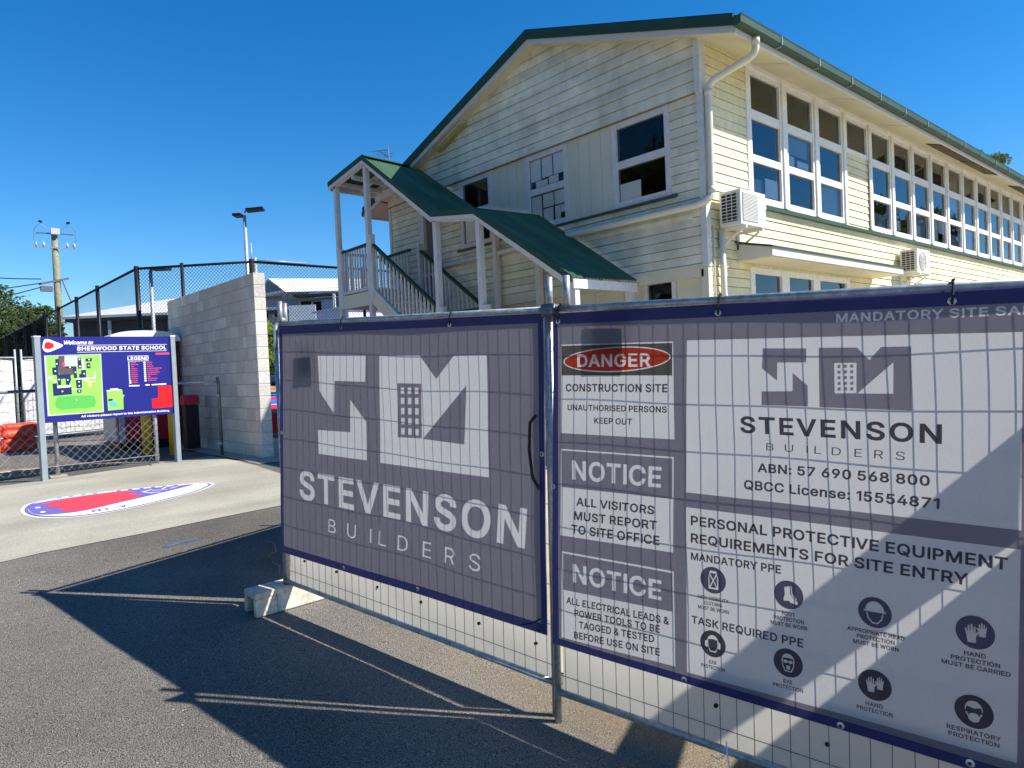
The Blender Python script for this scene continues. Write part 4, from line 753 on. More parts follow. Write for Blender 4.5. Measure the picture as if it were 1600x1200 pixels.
def tloops(body, quad, spacing=1.0, font='B', ref=None, shear=0.0):
    """letter outlines laid into quad (TL,TR,BR,BL of the capital height)"""
    lp=lay_out(body,font,spacing,shear); rl_=lp if ref is None else lay_out(ref,font,spacing,shear)
    xs=[p[0] for l in rl_ for p in l]; x0,x1=min(xs),max(xs); y0,y1=CAPH[font]
    return [[lerpq(quad,(p[0]-x0)/(x1-x0),(p[1]-y0)/(y1-y0)) for p in l] for l in lp]
def text(*a,**k): return fill(tloops(*a,**k))
def ctext(body, c, w, h): return text(body,[(c[0]-w/2,c[1]+h/2),(c[0]+w/2,c[1]+h/2),(c[0]+w/2,c[1]-h/2),(c[0]-w/2,c[1]-h/2)])
def fill(loops):       # even-odd filled outlines -> 2D verts, faces
    V=[]; E=[]
    for lp in loops:
        o=len(V); n=len(lp); V+=[Vector((p[0],p[1])) for p in lp]; E+=[(o+i,o+(i+1)%n) for i in range(n)]
    r=delaunay_2d_cdt(V,E,[],1,1e-6); v=[(p.x,p.y) for p in r[0]]; f=[tuple(t_) for t_ in r[2]]
    A=np.array([[v[i] for i in t_] for t_ in f]); c=A.mean(1); par=np.zeros(len(f),int)
    for lp in loops:
        L_=np.array(lp); M_=np.roll(L_,-1,0)
        for (x1,y1),(x2,y2) in zip(L_,M_):
            if y1==y2: continue
            h=(c[:,1]>min(y1,y2))&(c[:,1]<=max(y1,y2)); xi=x1+(c[:,1]-y1)*(x2-x1)/(y2-y1); par+=(h&(xi>c[:,0]))
    return v,[t_ for t_,k in zip(f,par) if k%2]
def billow(s,t): return .005*math.sin(3.1*s+.6)*math.sin(2.4*t+.3)+.0016*math.sin(7.3*s+2.2*t)+.0010*math.sin(11*t-3*s)
def lay(P, vf, off, step=.11, bl=billow):   # cut the flat print along a grid and lay it on the billowing sheet
    v,f=vf; bm=bmesh.new(); vs=[bm.verts.new((p[0],p[1],0)) for p in v]
    for p in f:
        try: bm.faces.new([vs[i] for i in p])
        except ValueError: pass
    if step:
        xs=[p[0] for p in v]; ys=[p[1] for p in v]
        for ax,(lo,hi) in enumerate(((min(xs),max(xs)),(min(ys),max(ys)))):
            k=math.floor(lo/step)+1
            while k*step<hi:
                co=[0,0,0]; no=[0,0,0]; co[ax]=k*step; no[ax]=1
                bmesh.ops.bisect_plane(bm, geom=bm.verts[:]+bm.edges[:]+bm.faces[:], plane_co=co, plane_no=no, dist=1e-6); k+=1
    bm.verts.index_update(); mb=MB()
    mb.add([P(w.co.x,w.co.y,off+bl(w.co.x,w.co.y)) for w in bm.verts],[]) 
    for fc in bm.faces:
        q=[w.index for w in fc.verts]
        if fc.normal.z<0: q.reverse()
        mb.f.append(tuple(q)); mb.mi.append(0)
    bm.free(); return mb
def merge(*vfs):
    V=[];F_=[]
    for v,f in vfs: o=len(V); V+=v; F_+=[tuple(o+i for i in p) for p in f]
    return V,F_
def poly(pts): return (list(pts),[tuple(range(len(pts)))])
BO=.028           # banner stands this far in front of the panel's middle plane
def ellipse(c,rx,ry,n=40): return [(c[0]+rx*math.cos(2*math.pi*i/n),c[1]+ry*math.sin(2*math.pi*i/n)) for i in range(n)]

# ---- left banner: builder's logo on grey
t=thing('banner','grey mesh banner with large white builder logo','banner',tuple(P1(-.02,.30)))
LB=[(-.008,2.022),(2.383,1.915),(2.366,.281),(-.028,.384)]
G=lambda q,n=26: [bil(q,u,1) for u in [i/n for i in range(n)]]+[bil(q,1,1-i/n) for i in range(n)]+[bil(q,1-i/n,0) for i in range(n)]+[bil(q,0,i/n) for i in range(n)]
mesh('sheet', lay(P1,poly(LB),BO), K['bannerwhite'], t, True)
inn=[(.034,1.960),(2.345,1.868),(2.330,.335),(.012,.432)]
SA=[(.453,1.785),(.969,1.762),(.961,1.597),(.639,1.61),(.629,1.392),(.466,1.543)]
SB=[(.441,1.278),(.797,1.272),(.804,1.484),(.96,1.342),(.958,1.097),(.443,1.116)]
MM=[(1.106,1.756),(1.477,1.74),(1.605,1.6),(1.748,1.728),(1.992,1.719),(1.99,1.057),(1.088,1.088)]
TW=[(1.271,1.582),(1.48,1.575),(1.472,1.253),(1.258,1.253)]
TR=[(1.836,1.559),(1.815,1.229),(1.482,1.25)]
WN=[]
for i,x in enumerate((1.3,1.363,1.425)):
    for k in range(5): d=.0021*k; y=1.555-.0613*k-.001*i; WN.append([(x-d,y),(x+.031-d,y),(x+.029-d,y-.038),(x-.001-d,y-.038)])
field=[inn,SA,SB,MM,TW,TR]+WN
field+=tloops('STEVENSON',[(.211,.993),(2.253,.912),(2.232,.703),(.215,.792)],1.06)
field+=tloops('BUILDERS',[(.542,.683),(1.92,.625),(1.911,.532),(.538,.594)],1.95,'L')
mesh('print', lay(P1,fill(field),BO+.0022), K['bannergrey'], t, True)
mesh('hem', lay(P1,fill([LB,inn]),BO+.0030), K['navy'], t, True)
def eyelets(P, pts, par, off):
    for x,y in pts:
        mb=MB(); n=14; b=billow(x,y)
        for i in range(n):
            a0=2*math.pi*i/n; a1=2*math.pi*(i+1)/n
            mb.quad(P(x+.014*math.cos(a0),y+.014*math.sin(a0),off+b),P(x+.014*math.cos(a1),y+.014*math.sin(a1),off+b),P(x+.006*math.cos(a1),y+.006*math.sin(a1),off+b+.002),P(x+.006*math.cos(a0),y+.006*math.sin(a0),off+b+.002))
        mesh('eyelet', mb, K['rim'], par, True)
eyelets(P1,[(.72,1.96),(1.72,1.905),(.005,1.25),(.70,.375),(1.40,.35),(2.355,1.2)],t,BO+.004)
def tie(P,x,y,par):
    mb=MB(); b=billow(x,y-.05); mb.path([P(x,y-.062,BO+b+.004),P(x+.004,y-.03,BO+.012),P(x+.004,y+.012,.026),P(x,y+.026,0),P(x-.006,y+.012,-.022)],.0045,6); mb.tube(P(x+.003,y+.02,.012),P(x+.008,y+.026,.022),.003,5); mesh('zip_tie', mb, K['blackplastic'], par)
for x in (.72,1.72): tie(P1,x,2.04-.0438*x,t)
mb=MB(); mb.path([P1(2.33,1.40,.04),P1(2.30,1.36,.055),P1(2.295,1.22,.06),P1(2.31,1.08,.055),P1(2.345,1.02,.045)],.008,6); mb.path([P1(2.33,.36,.04),P1(2.28,.33,.05),P1(2.22,.315,.06)],.004,5); mesh('strap', mb, K['blackplastic'], t)
# dark plates tied to the back of the mesh
def plate(P, q, par_label):
    mb=MB(); a=[P(x,y,-.012) for x,y in q]; b=[P(x,y,-.018) for x,y in q]; mb.add(a+b,[(3,2,1,0),(4,5,6,7)]+[(i,(i+1)%4,4+(i+1)%4,4+i) for i in range(4)])
    return tag(mesh('back_plate', mb, K['galvdark']), par_label, 'plate', 'plates showing dark through the banners')
plate(P1,[(.22,1.845),(.42,1.85),(.43,1.655),(.21,1.645)],'small dark square plate showing through the grey logo banner')
plate(P2,[(.25,1.885),(.465,1.875),(.46,1.665),(.24,1.665)],'dark square plate showing through above the DANGER sign')
# white plastic sheet along the foot of each panel
def strip(P, top, bot, label):
    def sb(s,t_):
        a=lerp(bot[0][1],bot[1][1],s/2.37); h=.27; e=max(0,min(1,(t_-a)/h)); w=math.sin(math.pi*e)
        return -w*(.006+.004*math.sin(4.1*s)+.003*math.sin(9*s+5*t_))
    q=[top[0],top[1],bot[1],bot[0]]
    o=mesh('plastic_sheet', lay(P,poly(q),-.016,.05,sb), K['strip'], None, True)
    tag(o,label,'plastic sheet','white sheets along the fence foot')
    return o
s1=strip(P1,((-.012,.44),(2.367,.34)),((.0,.174),(2.367,.045)),'white plastic sheet showing below the grey logo banner')
s2=strip(P2,((-.003,.36),(2.40,.28)),((.0,.028),(2.40,-.034)),'white plastic sheet showing below the safety notice banner')
def studs(P,pts,par):
    mb=MB()
    for x,y in pts: mb.tube(P(x,y,-.026),P(x,y,-.012),.009,8)
    o=mesh('fixing', mb, K['black'], par)
studs(P1,[(.18,.335),(.55,.315),(.98,.285),(1.38,.26),(1.85,.225),(2.25,.20)],s1); studs(P2,[(.80,.165),(1.25,.14),(1.7,.12)],s2)
mb=MB(); mb.path([P2(.86,.045,.02),P2(.865,0,.03),P2(.875,-.06,.03),P2(.87,-.10,.035)],.003,5); mb.path([P2(.865,.0,.03),P2(.83,-.03,.04),P2(.80,-.02,.045)],.0025,5); mesh('loose_tie', mb, K['signwhite'], s2)

# ---- right banner: safety notices
t=thing('banner','safety notice banner with white boards, red DANGER oval and ppe icons','banner',tuple(P2(0,.3)))
RB=[(.020,1.905),(2.40,1.820),(2.38,.200),(-.022,.268)]
mesh('sheet', lay(P2,poly(RB),BO), K['bannerwhite'], t, True)
inn=[(.048,1.850),(2.355,1.768),(2.335,.240),(.018,.302)]
mesh('hem', lay(P2,fill([RB,inn]),BO+.0030), K['navy'], t, True)
DG=[(.062,1.749),(.662,1.730),(.660,1.303),(.053,1.315)]
N1=[(.052,1.238),(.654,1.226),(.642,.808),(.040,.813)]
N2=[(.046,.736),(.642,.726),(.640,.310),(.032,.310)]
BG=[(.727,1.731),(1.892,1.690),(1.876,1.046),(.709,1.077)]
PP=[(.707,1.013),(1.873,.983),(1.850,.283),(.694,.299)]
MA=[(1.331,1.796),(1.89,1.776),(1.889,1.746),(1.33,1.762)]
field=[inn,DG,N1,N2,BG,PP]+tloops('MANDATORY SITE SAFETY',MA,1.02,ref='MANDATORY SITE SA')
mesh('print', lay(P2,fill(field),BO+.0022), K['bannergrey'], t, True)
# DANGER
ell=ellipse((.362,1.664),.288,.059); ell2=ellipse((.362,1.664),.281,.053)
mesh('danger_header', lay(P2,fill([[(.066,1.743),(.658,1.724),(.655,1.582),(.061,1.598)],ell]),BO+.0022), K['bannerblack'], t, True)
mesh('danger_oval', lay(P2,fill([ell2]+tloops('DANGER',[(.156,1.696),(.552,1.684),(.551,1.624),(.155,1.636)])),BO+.0022), K['bannerred'], t, True)
mesh('notice_header', lay(P2,fill([[(.058,1.230),(.647,1.219),(.643,1.042),(.051,1.050)]]+tloops('NOTICE',[(.115,1.184),(.595,1.179),(.589,1.087),(.115,1.091)])),BO+.0022), K['bannergrey'], t, True)
mesh('notice_header', lay(P2,fill([[(.055,.727),(.636,.717),(.631,.547),(.050,.547)]]+tloops('NOTICE',[(.111,.683),(.582,.676),(.579,.587),(.109,.593)])),BO+.0022), K['bannergrey'], t, True)
L=[('CONSTRUCTION SITE',[(.086,1.556),(.632,1.545),(.631,1.508),(.085,1.519)],.022),('UNAUTHORISED PERSONS',[(.095,1.456),(.626,1.447),(.625,1.419),(.095,1.427)],.014),('KEEP OUT',[(.247,1.393),(.452,1.391),(.449,1.362),(.247,1.365)],.014),
('ALL VISITORS',[(.137,1.007),(.557,1.004),(.554,.965),(.136,.967)],.016),('MUST REPORT',[(.123,.939),(.566,.938),(.565,.898),(.122,.897)],.016),('TO SITE OFFICE',[(.106,.873),(.578,.873),(.577,.831),(.104,.830)],.016),
('ALL ELECTRICAL LEADS &',[(.069,.516),(.616,.520),(.615,.486),(.066,.482)],.016),('POWER TOOLS TO BE',[(.114,.463),(.569,.475),(.568,.441),(.113,.430)],.016),('TAGGED & TESTED',[(.139,.410),(.540,.426),(.539,.392),(.138,.376)],.016),('BEFORE USE ON SITE',[(.109,.355),(.566,.373),(.566,.339),(.108,.321)],.016)]
for b,q,w in L: mesh('lettering', lay(P2,text(b,q),BO+.0022,None), K['ink'], t)
# builder's board
SA=[(1.052,1.68),(1.221,1.671),(1.219,1.617),(1.109,1.621),(1.106,1.55),(1.048,1.599)]
SB=[(1.044,1.508),(1.165,1.507),(1.167,1.579),(1.222,1.527),(1.221,1.448),(1.042,1.453)]
MM=[(1.266,1.671),(1.4,1.665),(1.44,1.617),(1.48,1.663),(1.575,1.66),(1.571,1.434),(1.263,1.445)]
TW=[(1.32,1.611),(1.397,1.609),(1.394,1.497),(1.319,1.497)]; TR=[(1.518,1.606),(1.515,1.494),(1.397,1.496)]
WN=[]
for i,x in enumerate((1.331,1.353,1.375)):
    for k in range(5): y=1.603-.021*k; d=.0004*k; WN.append([(x-d,y),(x+.011-d,y),(x+.0105-d,y-.0115),(x-d,y-.0115)])
mesh('board_logo', lay(P2,fill([SA,SB,MM,TW,TR]+WN),BO+.0022), K['bannergrey'], t)
L=[('STEVENSON',[(.952,1.408),(1.662,1.387),(1.660,1.319),(.953,1.340)],1.08,.022),('BUILDERS',[(1.057,1.301),(1.548,1.287),(1.546,1.257),(1.056,1.273)],2.15,.004),('ABN: 57 690 568 800',[(1.020,1.219),(1.622,1.208),(1.621,1.171),(1.019,1.183)],1.0,.016),('QBCC License: 15554871',[(.963,1.148),(1.650,1.131),(1.648,1.094),(.962,1.110)],1.0,.016)]
for b,q,s_,w in L: mesh('lettering', lay(P2,text(b,q,1.95,'L') if b=='BUILDERS' else text(b,q,s_),BO+.0022,None), K['ink'], t)
# ppe board
L=[('PERSONAL PROTECTIVE EQUIPMENT',[(.729,.979),(1.839,.952),(1.837,.910),(.728,.938)],.016),('REQUIREMENTS FOR SITE ENTRY',[(.727,.904),(1.729,.883),(1.727,.842),(.726,.863)],.016),('MANDATORY PPE',[(.725,.821),(1.103,.818),(1.102,.784),(.724,.789)],.014),('TASK REQUIRED PPE',[(.721,.549),(1.182,.544),(1.181,.510),(.720,.516)],.014)]
tx=[text(b,q) for b,q,w in L]
caps=[((.819,.637),['HIGH VISIBILITY','CLOTHING','MUST BE WORN'],[.135,.077,.135]),((1.127,.631),['FOOT','PROTECTION','MUST BE WORN'],[.05,.115,.14]),((1.436,.620),['APPROPRIATE HEAD','PROTECTION','MUST BE WORN'],[.19,.125,.15]),((1.741,.613),['HAND','PROTECTION','MUST BE CARRIED'],[.062,.14,.195]),((.812,.369),['EAR','PROTECTION'],[.033,.105]),((1.119,.363),['EYE','PROTECTION'],[.033,.115]),((1.427,.355),['HAND','PROTECTION'],[.058,.12]),((1.731,.347),['RESPIRATORY','PROTECTION'],[.155,.145])]
for c,ls,ws in caps:
    for i,(b,w) in enumerate(zip(ls,ws)): tx.append(ctext(b,(c[0],c[1]-.0222*i),w,.0155))
for x in tx: mesh('lettering', lay(P2,x,BO+.0022,None), K['ink'], t)
def arc(cx,cy,rx,ry,a0,a1,n=12): return [(cx+rx*math.cos(R(a0+(a1-a0)*i/n)),cy+ry*math.sin(R(a0+(a1-a0)*i/n))) for i in range(n+1)]
def shrink(p,k,c=None):
    c=c or (sum(x for x,_ in p)/len(p),sum(y for _,y in p)/len(p)); return [(c[0]+(x-c[0])*k,c[1]+(y-c[1])*k) for x,y in p]
vest=[(-.36,-.68),(.40,-.68),(.40,.15),(.26,.70),(-.22,.70),(-.36,.15)]
icons=[]
icons.append([vest,[(-.24,.52),(.26,.52),(.02,.05)],[(-.28,-.5),(-.28,.40),(-.04,-.02)],[(.31,-.5),(.31,.40),(.07,-.02)],[(-.20,-.56),(.24,-.56),(.02,-.10)]])
boot=[(-.28,.52),(.08,.62),(.12,.05),(.45,-.28),(.62,-.45),(.58,-.62),(.10,-.52),(.02,-.40),(-.32,-.46),(-.36,-.30),(-.26,.0)]
icons.append([boot,[(.14,.62),(.20,.62),(.26,.10),(.56,-.24),(.52,-.28),(.20,.04)]])
icons.append([arc(0,.12,.56,.60,0,180)+[(-.66,.12),(-.66,.02),(.66,.02),(.66,.12)], [(-.52,-.04),(-.44,-.42),(-.16,-.74),(.16,-.74),(.44,-.42),(.52,-.04),(.44,-.04),(.36,-.38),(.13,-.65),(-.13,-.65),(-.36,-.38),(-.44,-.04)]])
def glove(x,y,k,m=1):
    p=[(-.22,-.55),(.22,-.55),(.24,-.15),(.40,.10),(.34,.18),(.22,.08),(.22,.48),(.14,.52),(.11,.15),(.08,.15),(.06,.62),(-.03,.62),(-.05,.15),(-.08,.15),(-.12,.55),(-.20,.53),(-.20,.12),(-.30,.36),(-.36,.32),(-.28,-.10)]
    return [(x+m*a*k,y+b*k) for a,b in p]
icons.append([glove(-.18,-.12,.95), shrink(glove(.36,.18,.72,-1),1)])
head=arc(0,.15,.44,.50,0,180)+[(-.40,-.25),(-.22,-.62),(.22,-.62),(.40,-.25)]
inner=[(-.36,.30),(0,.36),(.36,.30),(.34,-.22),(.18,-.54),(-.18,-.54),(-.34,-.22)]
icons.append([head, inner, ellipse((-.50,-.08),.13,.28,14), ellipse((.50,-.08),.13,.28,14)])
icons.append([head, inner, ellipse((-.17,.08),.15,.12,14), ellipse((.17,.08),.15,.12,14), [(-.14,-.20),(.14,-.20),(.10,-.46),(-.10,-.46)]])
icons.append([glove(-.22,-.02,.85), glove(.30,.16,.70,-1)])
icons.append([arc(0,.15,.46,.50,0,180)+[(-.44,-.02),(-.36,.30),(0,.20),(.36,.30),(.44,-.02)], ellipse((.0,-.36),.30,.28,20), [(-.44,-.10),(-.36,-.06),(-.26,-.28),(-.30,-.34)],[(.44,-.10),(.36,-.06),(.26,-.28),(.30,-.34)]])
cc=[(.821,.716),(1.129,.706),(1.436,.695),(1.743,.688),(.814,.447),(1.122,.438),(1.430,.428),(1.734,.418)]
for i,c in enumerate(cc):
    r=.056; lp=[ellipse(c,r,r,40)]+[[(c[0]+x*r,c[1]+y*r) for x,y in q] for q in icons[i]]
    mesh('ppe_icon', lay(P2,fill(lp),BO+.0022,None), K['ink'] if i>3 else K['ink2'], t)
eyelets(P2,[(.05,1.865),(.87,1.838),(1.70,1.808),(0.0,1.05),(.68,.262),(1.31,.245),(1.72,.24)],t,BO+.004)
for x in (.05,.87,1.70): tie(P2,x,1.928-.041*x,t)

# ================================================================ school map sign
PS=Plane((-11.939,1.537,0),103.675,0)
t=thing('sign_board','blue school welcome sign with green map on two grey posts','sign',tuple(PS(1.0,.31)))
def polesq(a,b,z0,z1,cap=True):
    mb=MB(); w=b-a; mb.obox(PS(a,z0,-.04),PS.u*w,PS.n*.08,(0,0,z1-z0)); o=mesh('post', mb, K['signpost'], t)
    mb=MB(); mb.obox(PS(a-.006,z1,-.046),PS.u*(w+.012),PS.n*.092,(0,0,.018)); mesh('post_cap', mb, K['signwhite'], o)
polesq(-.024,.05,.28,2.375); polesq(1.974,2.048,.28,2.405)
SBQ=[(.056,2.383),(1.970,2.408),(1.972,1.127),(.056,1.140)]
mb=MB(); mb.prism([PS(x,y,.012) for x,y in SBQ],tuple(-PS.n*.025)); mesh('board', mb, K['signblue'], t)
def pr(name, m, vf, off): return mesh(name, lay(PS,vf,.012+off,None,lambda s,t_:0), m, t)
def smooth(pts,n=6):
    out=[]; N=len(pts)
    for i in range(N):
        p0,p1,p2,p3=[pts[(i+k-1)%N] for k in range(4)]
        for j in range(n):
            x=j/n; out.append(tuple(.5*((2*p1[k])+(-p0[k]+p2[k])*x+(2*p0[k]-5*p1[k]+4*p2[k]-p3[k])*x*x+(-p0[k]+3*p1[k]-3*p2[k]+p3[k])*x**3) for k in (0,1)))
    return out
lg=smooth([(.087,2.246),(.114,2.335),(.165,2.348),(.258,2.312),(.356,2.258),(.252,2.197),(.148,2.161),(.099,2.19)])
pr('emblem', K['signwhite'], poly(lg), .0015)
pr('emblem_red', K['signred'], poly([(.109,2.254),(.126,2.303),(.17,2.311),(.232,2.284),(.232,2.226),(.165,2.204),(.114,2.214)]), .003)
pr('emblem_tip', K['signgrey'], poly([(.238,2.284),(.320,2.258),(.238,2.228)]), .003)
pr('title_lettering', K['signwhite'], merge(text('Welcome to',[(.371,2.330),(.781,2.330),(.77,2.276),(.371,2.272)],.92,shear=.25),text('SHERWOOD STATE SCHOOL',[(.542,2.240),(1.911,2.257),(1.907,2.196),(.541,2.181)],1.02),
   poly([(.549,2.263),(.549,2.257),(1.916,2.273),(1.916,2.279)]),poly([(.544,2.160),(.544,2.154),(1.910,2.170),(1.910,2.176)])), .0015)
mp=[(.098,2.113),(.879,2.130),(.870,1.237),(.098,1.237)]; mi=[(.120,2.103),(.862,2.118),(.853,1.252),(.124,1.254)]
pr('map_frame', K['signgrey'], fill([mp,mi]), .004)
pr('map', K['signgreen'], poly(mi), .0015)
pr('map_carpark', K['signgrey'], poly([(.366,2.102),(.545,2.104),(.537,1.954),(.357,1.95)]), .003)
pr('map_paths', K['signwhite'], merge(poly([(.13,1.80),(.20,1.815),(.20,1.79),(.13,1.775)]),poly([(.15,1.80),(.245,1.735),(.245,1.715),(.14,1.785)]),poly([(.50,1.768),(.78,1.772),(.78,1.756),(.50,1.752)]),poly([(.772,1.87),(.784,1.87),(.784,1.76),(.772,1.76)]),poly([(.245,1.66),(.43,1.67),(.43,1.642),(.245,1.635)]),poly([(.45,1.615),(.51,1.617),(.51,1.606),(.45,1.604)]),poly([(.60,2.06),(.625,2.06),(.625,1.90),(.60,1.90)]),poly([(.60,1.765),(.66,1.735),(.78,1.71),(.78,1.70),(.65,1.722),(.60,1.75)])), .0027)
pr('map_road', K['signbrown'], poly([(.287,2.103),(.366,2.106),(.356,1.933),(.47,1.93),(.472,1.83),(.379,1.792),(.297,1.795),(.279,1.878)]), .004)
BL=[[(.241,2.059),(.289,2.062),(.282,1.943),(.245,1.936)],[(.197,1.937),(.275,1.939),(.276,1.825),(.196,1.836)],[(.357,1.95),(.517,1.946),(.519,1.77),(.481,1.776),(.469,1.922),(.356,1.925)],[(.25,1.83),(.426,1.832),(.437,1.748),(.403,1.675),(.365,1.685),(.363,1.776),(.303,1.77),(.298,1.68),(.261,1.682)],[(.543,2.07),(.59,2.074),(.589,1.914),(.542,1.916)],[(.655,2.06),(.743,2.068),(.74,2.021),(.653,2.018)],[(.663,1.993),(.715,1.996),(.715,1.915),(.663,1.915)],[(.583,1.889),(.65,1.89),(.644,1.778),(.55,1.777),(.553,1.832),(.58,1.835)],[(.188,1.703),(.247,1.708),(.243,1.635),(.408,1.639),(.432,1.65),(.437,1.538),(.19,1.527)],[(.502,1.747),(.583,1.748),(.581,1.626),(.507,1.621)],[(.509,1.6),(.571,1.6),(.571,1.555),(.509,1.554)]]
pr('map_buildings', K['signnavy'], merge(*[fill([b]) for b in BL]), .0052)
dots=[(.257,1.99),(.233,1.885),(.43,1.935),(.50,1.86),(.276,1.76),(.39,1.75),(.567,2.05),(.567,1.945),(.70,2.045),(.69,1.955),(.62,1.835),(.31,1.585),(.543,1.715),(.543,1.655),(.54,1.577),(.49,1.45)]
pr('map_numbers', K['signwhite'], merge(*[poly(ellipse(d,.011,.012,8)) for d in dots]), .0065)
pr('map_marker', K['signpink'], merge(poly(ellipse((.345,1.985),.024,.026,16)),poly(ellipse((.350,1.945),.014,.014,10))), .0065)
pr('map_oval', K['signgreen2'], poly(smooth([(.209,1.416),(.228,1.488),(.288,1.509),(.485,1.51),(.704,1.501),(.756,1.447),(.756,1.362),(.702,1.323),(.475,1.323),(.293,1.32),(.221,1.354)],4)), .003)
pr('map_playground', K['signyellow'], poly([(.68,1.73),(.715,1.72),(.71,1.62),(.675,1.63)]), .003)
pr('legend_lettering', K['signwhite'], merge(text('LEGEND',[(1.271,2.077),(1.608,2.082),(1.605,2.026),(1.272,2.025)]),poly([(1.272,2.093),(1.272,2.087),(1.608,2.090),(1.608,2.096)]),poly([(1.272,2.012),(1.272,2.006),(1.606,2.009),(1.606,2.015)]),
   *[poly([(1.276,y),(1.276,y-.020),(1.296+.012*(i>8),y-.020),(1.296+.012*(i>8),y)]) for i,y in enumerate([1.994-.0317*k for k in range(11)])],*[poly([(1.518,y),(1.518,y-.022),(1.550,y-.022),(1.550,y)]) for y in [1.996-.0325*k for k in range(10)]],
   *[poly(q) for q in ([(1.268,1.632),(1.268,1.612),(1.434,1.608),(1.434,1.627)],[(1.528,1.632),(1.53,1.612),(1.598,1.612),(1.596,1.632)],[(1.628,1.630),(1.631,1.612),(1.870,1.614),(1.870,1.635)])]), .0015)
rl=random.Random(5); pk=[]
def words(x,y,w,h):
    e=x+w
    while x<e-.01:
        l=min(e-x,.018+.03*rl.random()); pk.append(poly([(x,y),(x,y-h*(.7+.3*rl.random())),(x+l,y-h),(x+l,y-h*.15)])); x+=l+.006
for k,w in enumerate((.09,.13,.06,.10,.10,.10,.10,.10,.10,.09,.09)): words(1.318,1.994-.0317*k,w,.017)
for k,w in enumerate((.09,.09,.10,.25,.18,.20,.16,.06,.16,.14)): words(1.572,1.994-.0325*k,w,.017)
pr('legend_entries', K['signpink'], merge(*pk), .0015)
pr('pink_patch', K['signpink'], poly([(1.721,2.14),(1.724,2.106),(1.954,2.11),(1.951,2.143)]), .0015)
pr('red_patch', K['signred'], poly([(1.732,1.596),(1.725,1.4),(1.619,1.392),(1.624,1.237),(1.961,1.24),(1.958,1.595)]), .0015)
pr('inset_map', K['signgreen'], poly([(.93,1.565),(.934,1.254),(1.167,1.258),(1.171,1.447),(1.198,1.472),(1.165,1.491),(1.165,1.557)]), .0015)
pr('inset_title', K['signwhite'], merge(poly([(.925,1.568),(.925,1.556),(1.15,1.56),(1.15,1.572)]),poly([(.98,1.590),(.98,1.576),(1.10,1.578),(1.10,1.592)])), .003)
pr('inset_pool', K['signcyan'], poly([(.962,1.391),(.955,1.339),(1.049,1.302),(1.081,1.361),(.995,1.397)]), .003)
pr('inset_building', K['signnavy'], poly([(.945,1.43),(.945,1.40),(1.01,1.405),(1.01,1.435)]), .003)
pr('visitor_lettering', K['signwhite'], text('All visitors please report to the Administration Building.',[(.546,1.212),(1.906,1.198),(1.909,1.168),(.546,1.182)]), .0015)

# painted emblem on the path
t=thing('painted_emblem','red, blue and white pick-shaped school emblem painted on the concrete path','ground marking',(-9.6,2.0,gh(-9.6)))
em=smooth([(-9.99,1.06),(-9.62,1.02),(-9.28,1.12),(-9.02,1.40),(-8.99,1.83),(-9.17,2.35),(-9.42,2.85),(-9.70,3.14),(-9.85,3.20),(-9.98,3.12),(-10.12,2.80),(-10.26,2.25),(-10.34,1.62),(-10.24,1.22)],6)
def gl_(poly2,dz): return overlay('x',poly2,None,dz)
mesh('outline', gl_(em,.0095), K['emblemwhite'], t)
cen=(-9.70,2.05)
mesh('ring', gl_(shrink(em,.962,cen),.0125), K['emblemblue'], t)
mesh('ring', gl_(shrink(em,.930,cen),.0150), K['emblemwhite'], t)
ib=smooth([(-9.96,1.12),(-10.10,1.20),(-10.17,1.55),(-10.18,2.0),(-10.10,2.42),(-10.0,2.75),(-9.93,2.97),(-9.74,2.65),(-9.54,2.23),(-9.41,1.92),(-9.27,1.60),(-9.27,1.37),(-9.38,1.17),(-9.62,1.10)],5)
mesh('inner_shield', gl_(ib,.0175), K['emblemblue'], t)
rp=smooth([(-9.98,1.24),(-10.07,1.42),(-10.15,1.73),(-10.10,2.14),(-9.98,2.26),(-9.86,2.17),(-9.72,2.28),(-9.60,2.20),(-9.51,2.10),(-9.41,1.88),(-9.28,1.64),(-9.31,1.43),(-9.48,1.36),(-9.62,1.40),(-9.72,1.28),(-9.86,1.33)],5)
mesh('shield', gl_(rp,.0200), K['emblemred'], t)
def gtext(b,quad,m,dz,sp=1.0,bo=.02):
    v,f=text(b,quad,sp); mb=MB(); mb.add([(x,y,gh(x)+dz) for x,y in v],f); return mesh('lettering', mb, m, t)
gtext('AIM',[(-9.13,1.99),(-9.10,1.62),(-9.22,1.63),(-9.25,1.99)],K['emblemblue'],.0180,2.4)
for k in range(11):
    y=1.45+k*.13; x=-10.275+.0022*k*k; mb=MB(); 
    for j in range(1): mb.quad((x,y,gh(x)+.018),(x+.045,y,gh(x)+.018),(x+.04,y+.05,gh(x)+.018),(x+.005,y+.045,gh(x)+.018))
    if k!=4: mesh('lettering', mb, K['emblemblue'], t)
mb=MB()
for (x,y,a,l) in ((-9.80,2.36,.4,.2),(-9.92,2.40,2.2,.16),(-9.84,2.52,1.1,.18),(-9.94,2.60,-.6,.14),(-9.72,2.45,.9,.12),(-9.88,2.70,2.0,.12)):
    d=Vector((math.cos(a),math.sin(a),0))*l/2; n=Vector((-d.y,d.x,0)).normalized()*.013; p=Vector((x,y,0)); mb.quad(*[(q.x,q.y,gh(q.x)+.0205) for q in (p-d-n,p+d-n,p+d+n,p-d+n)])
for c in ((-9.50,1.20),(-9.80,1.19)): mb.add([(x,y,gh(x)+.0205) for x,y in ellipse(c,.045,.028,12)],[tuple(range(12))])
mesh('badge_marks', mb, K['emblemwhite'], t)
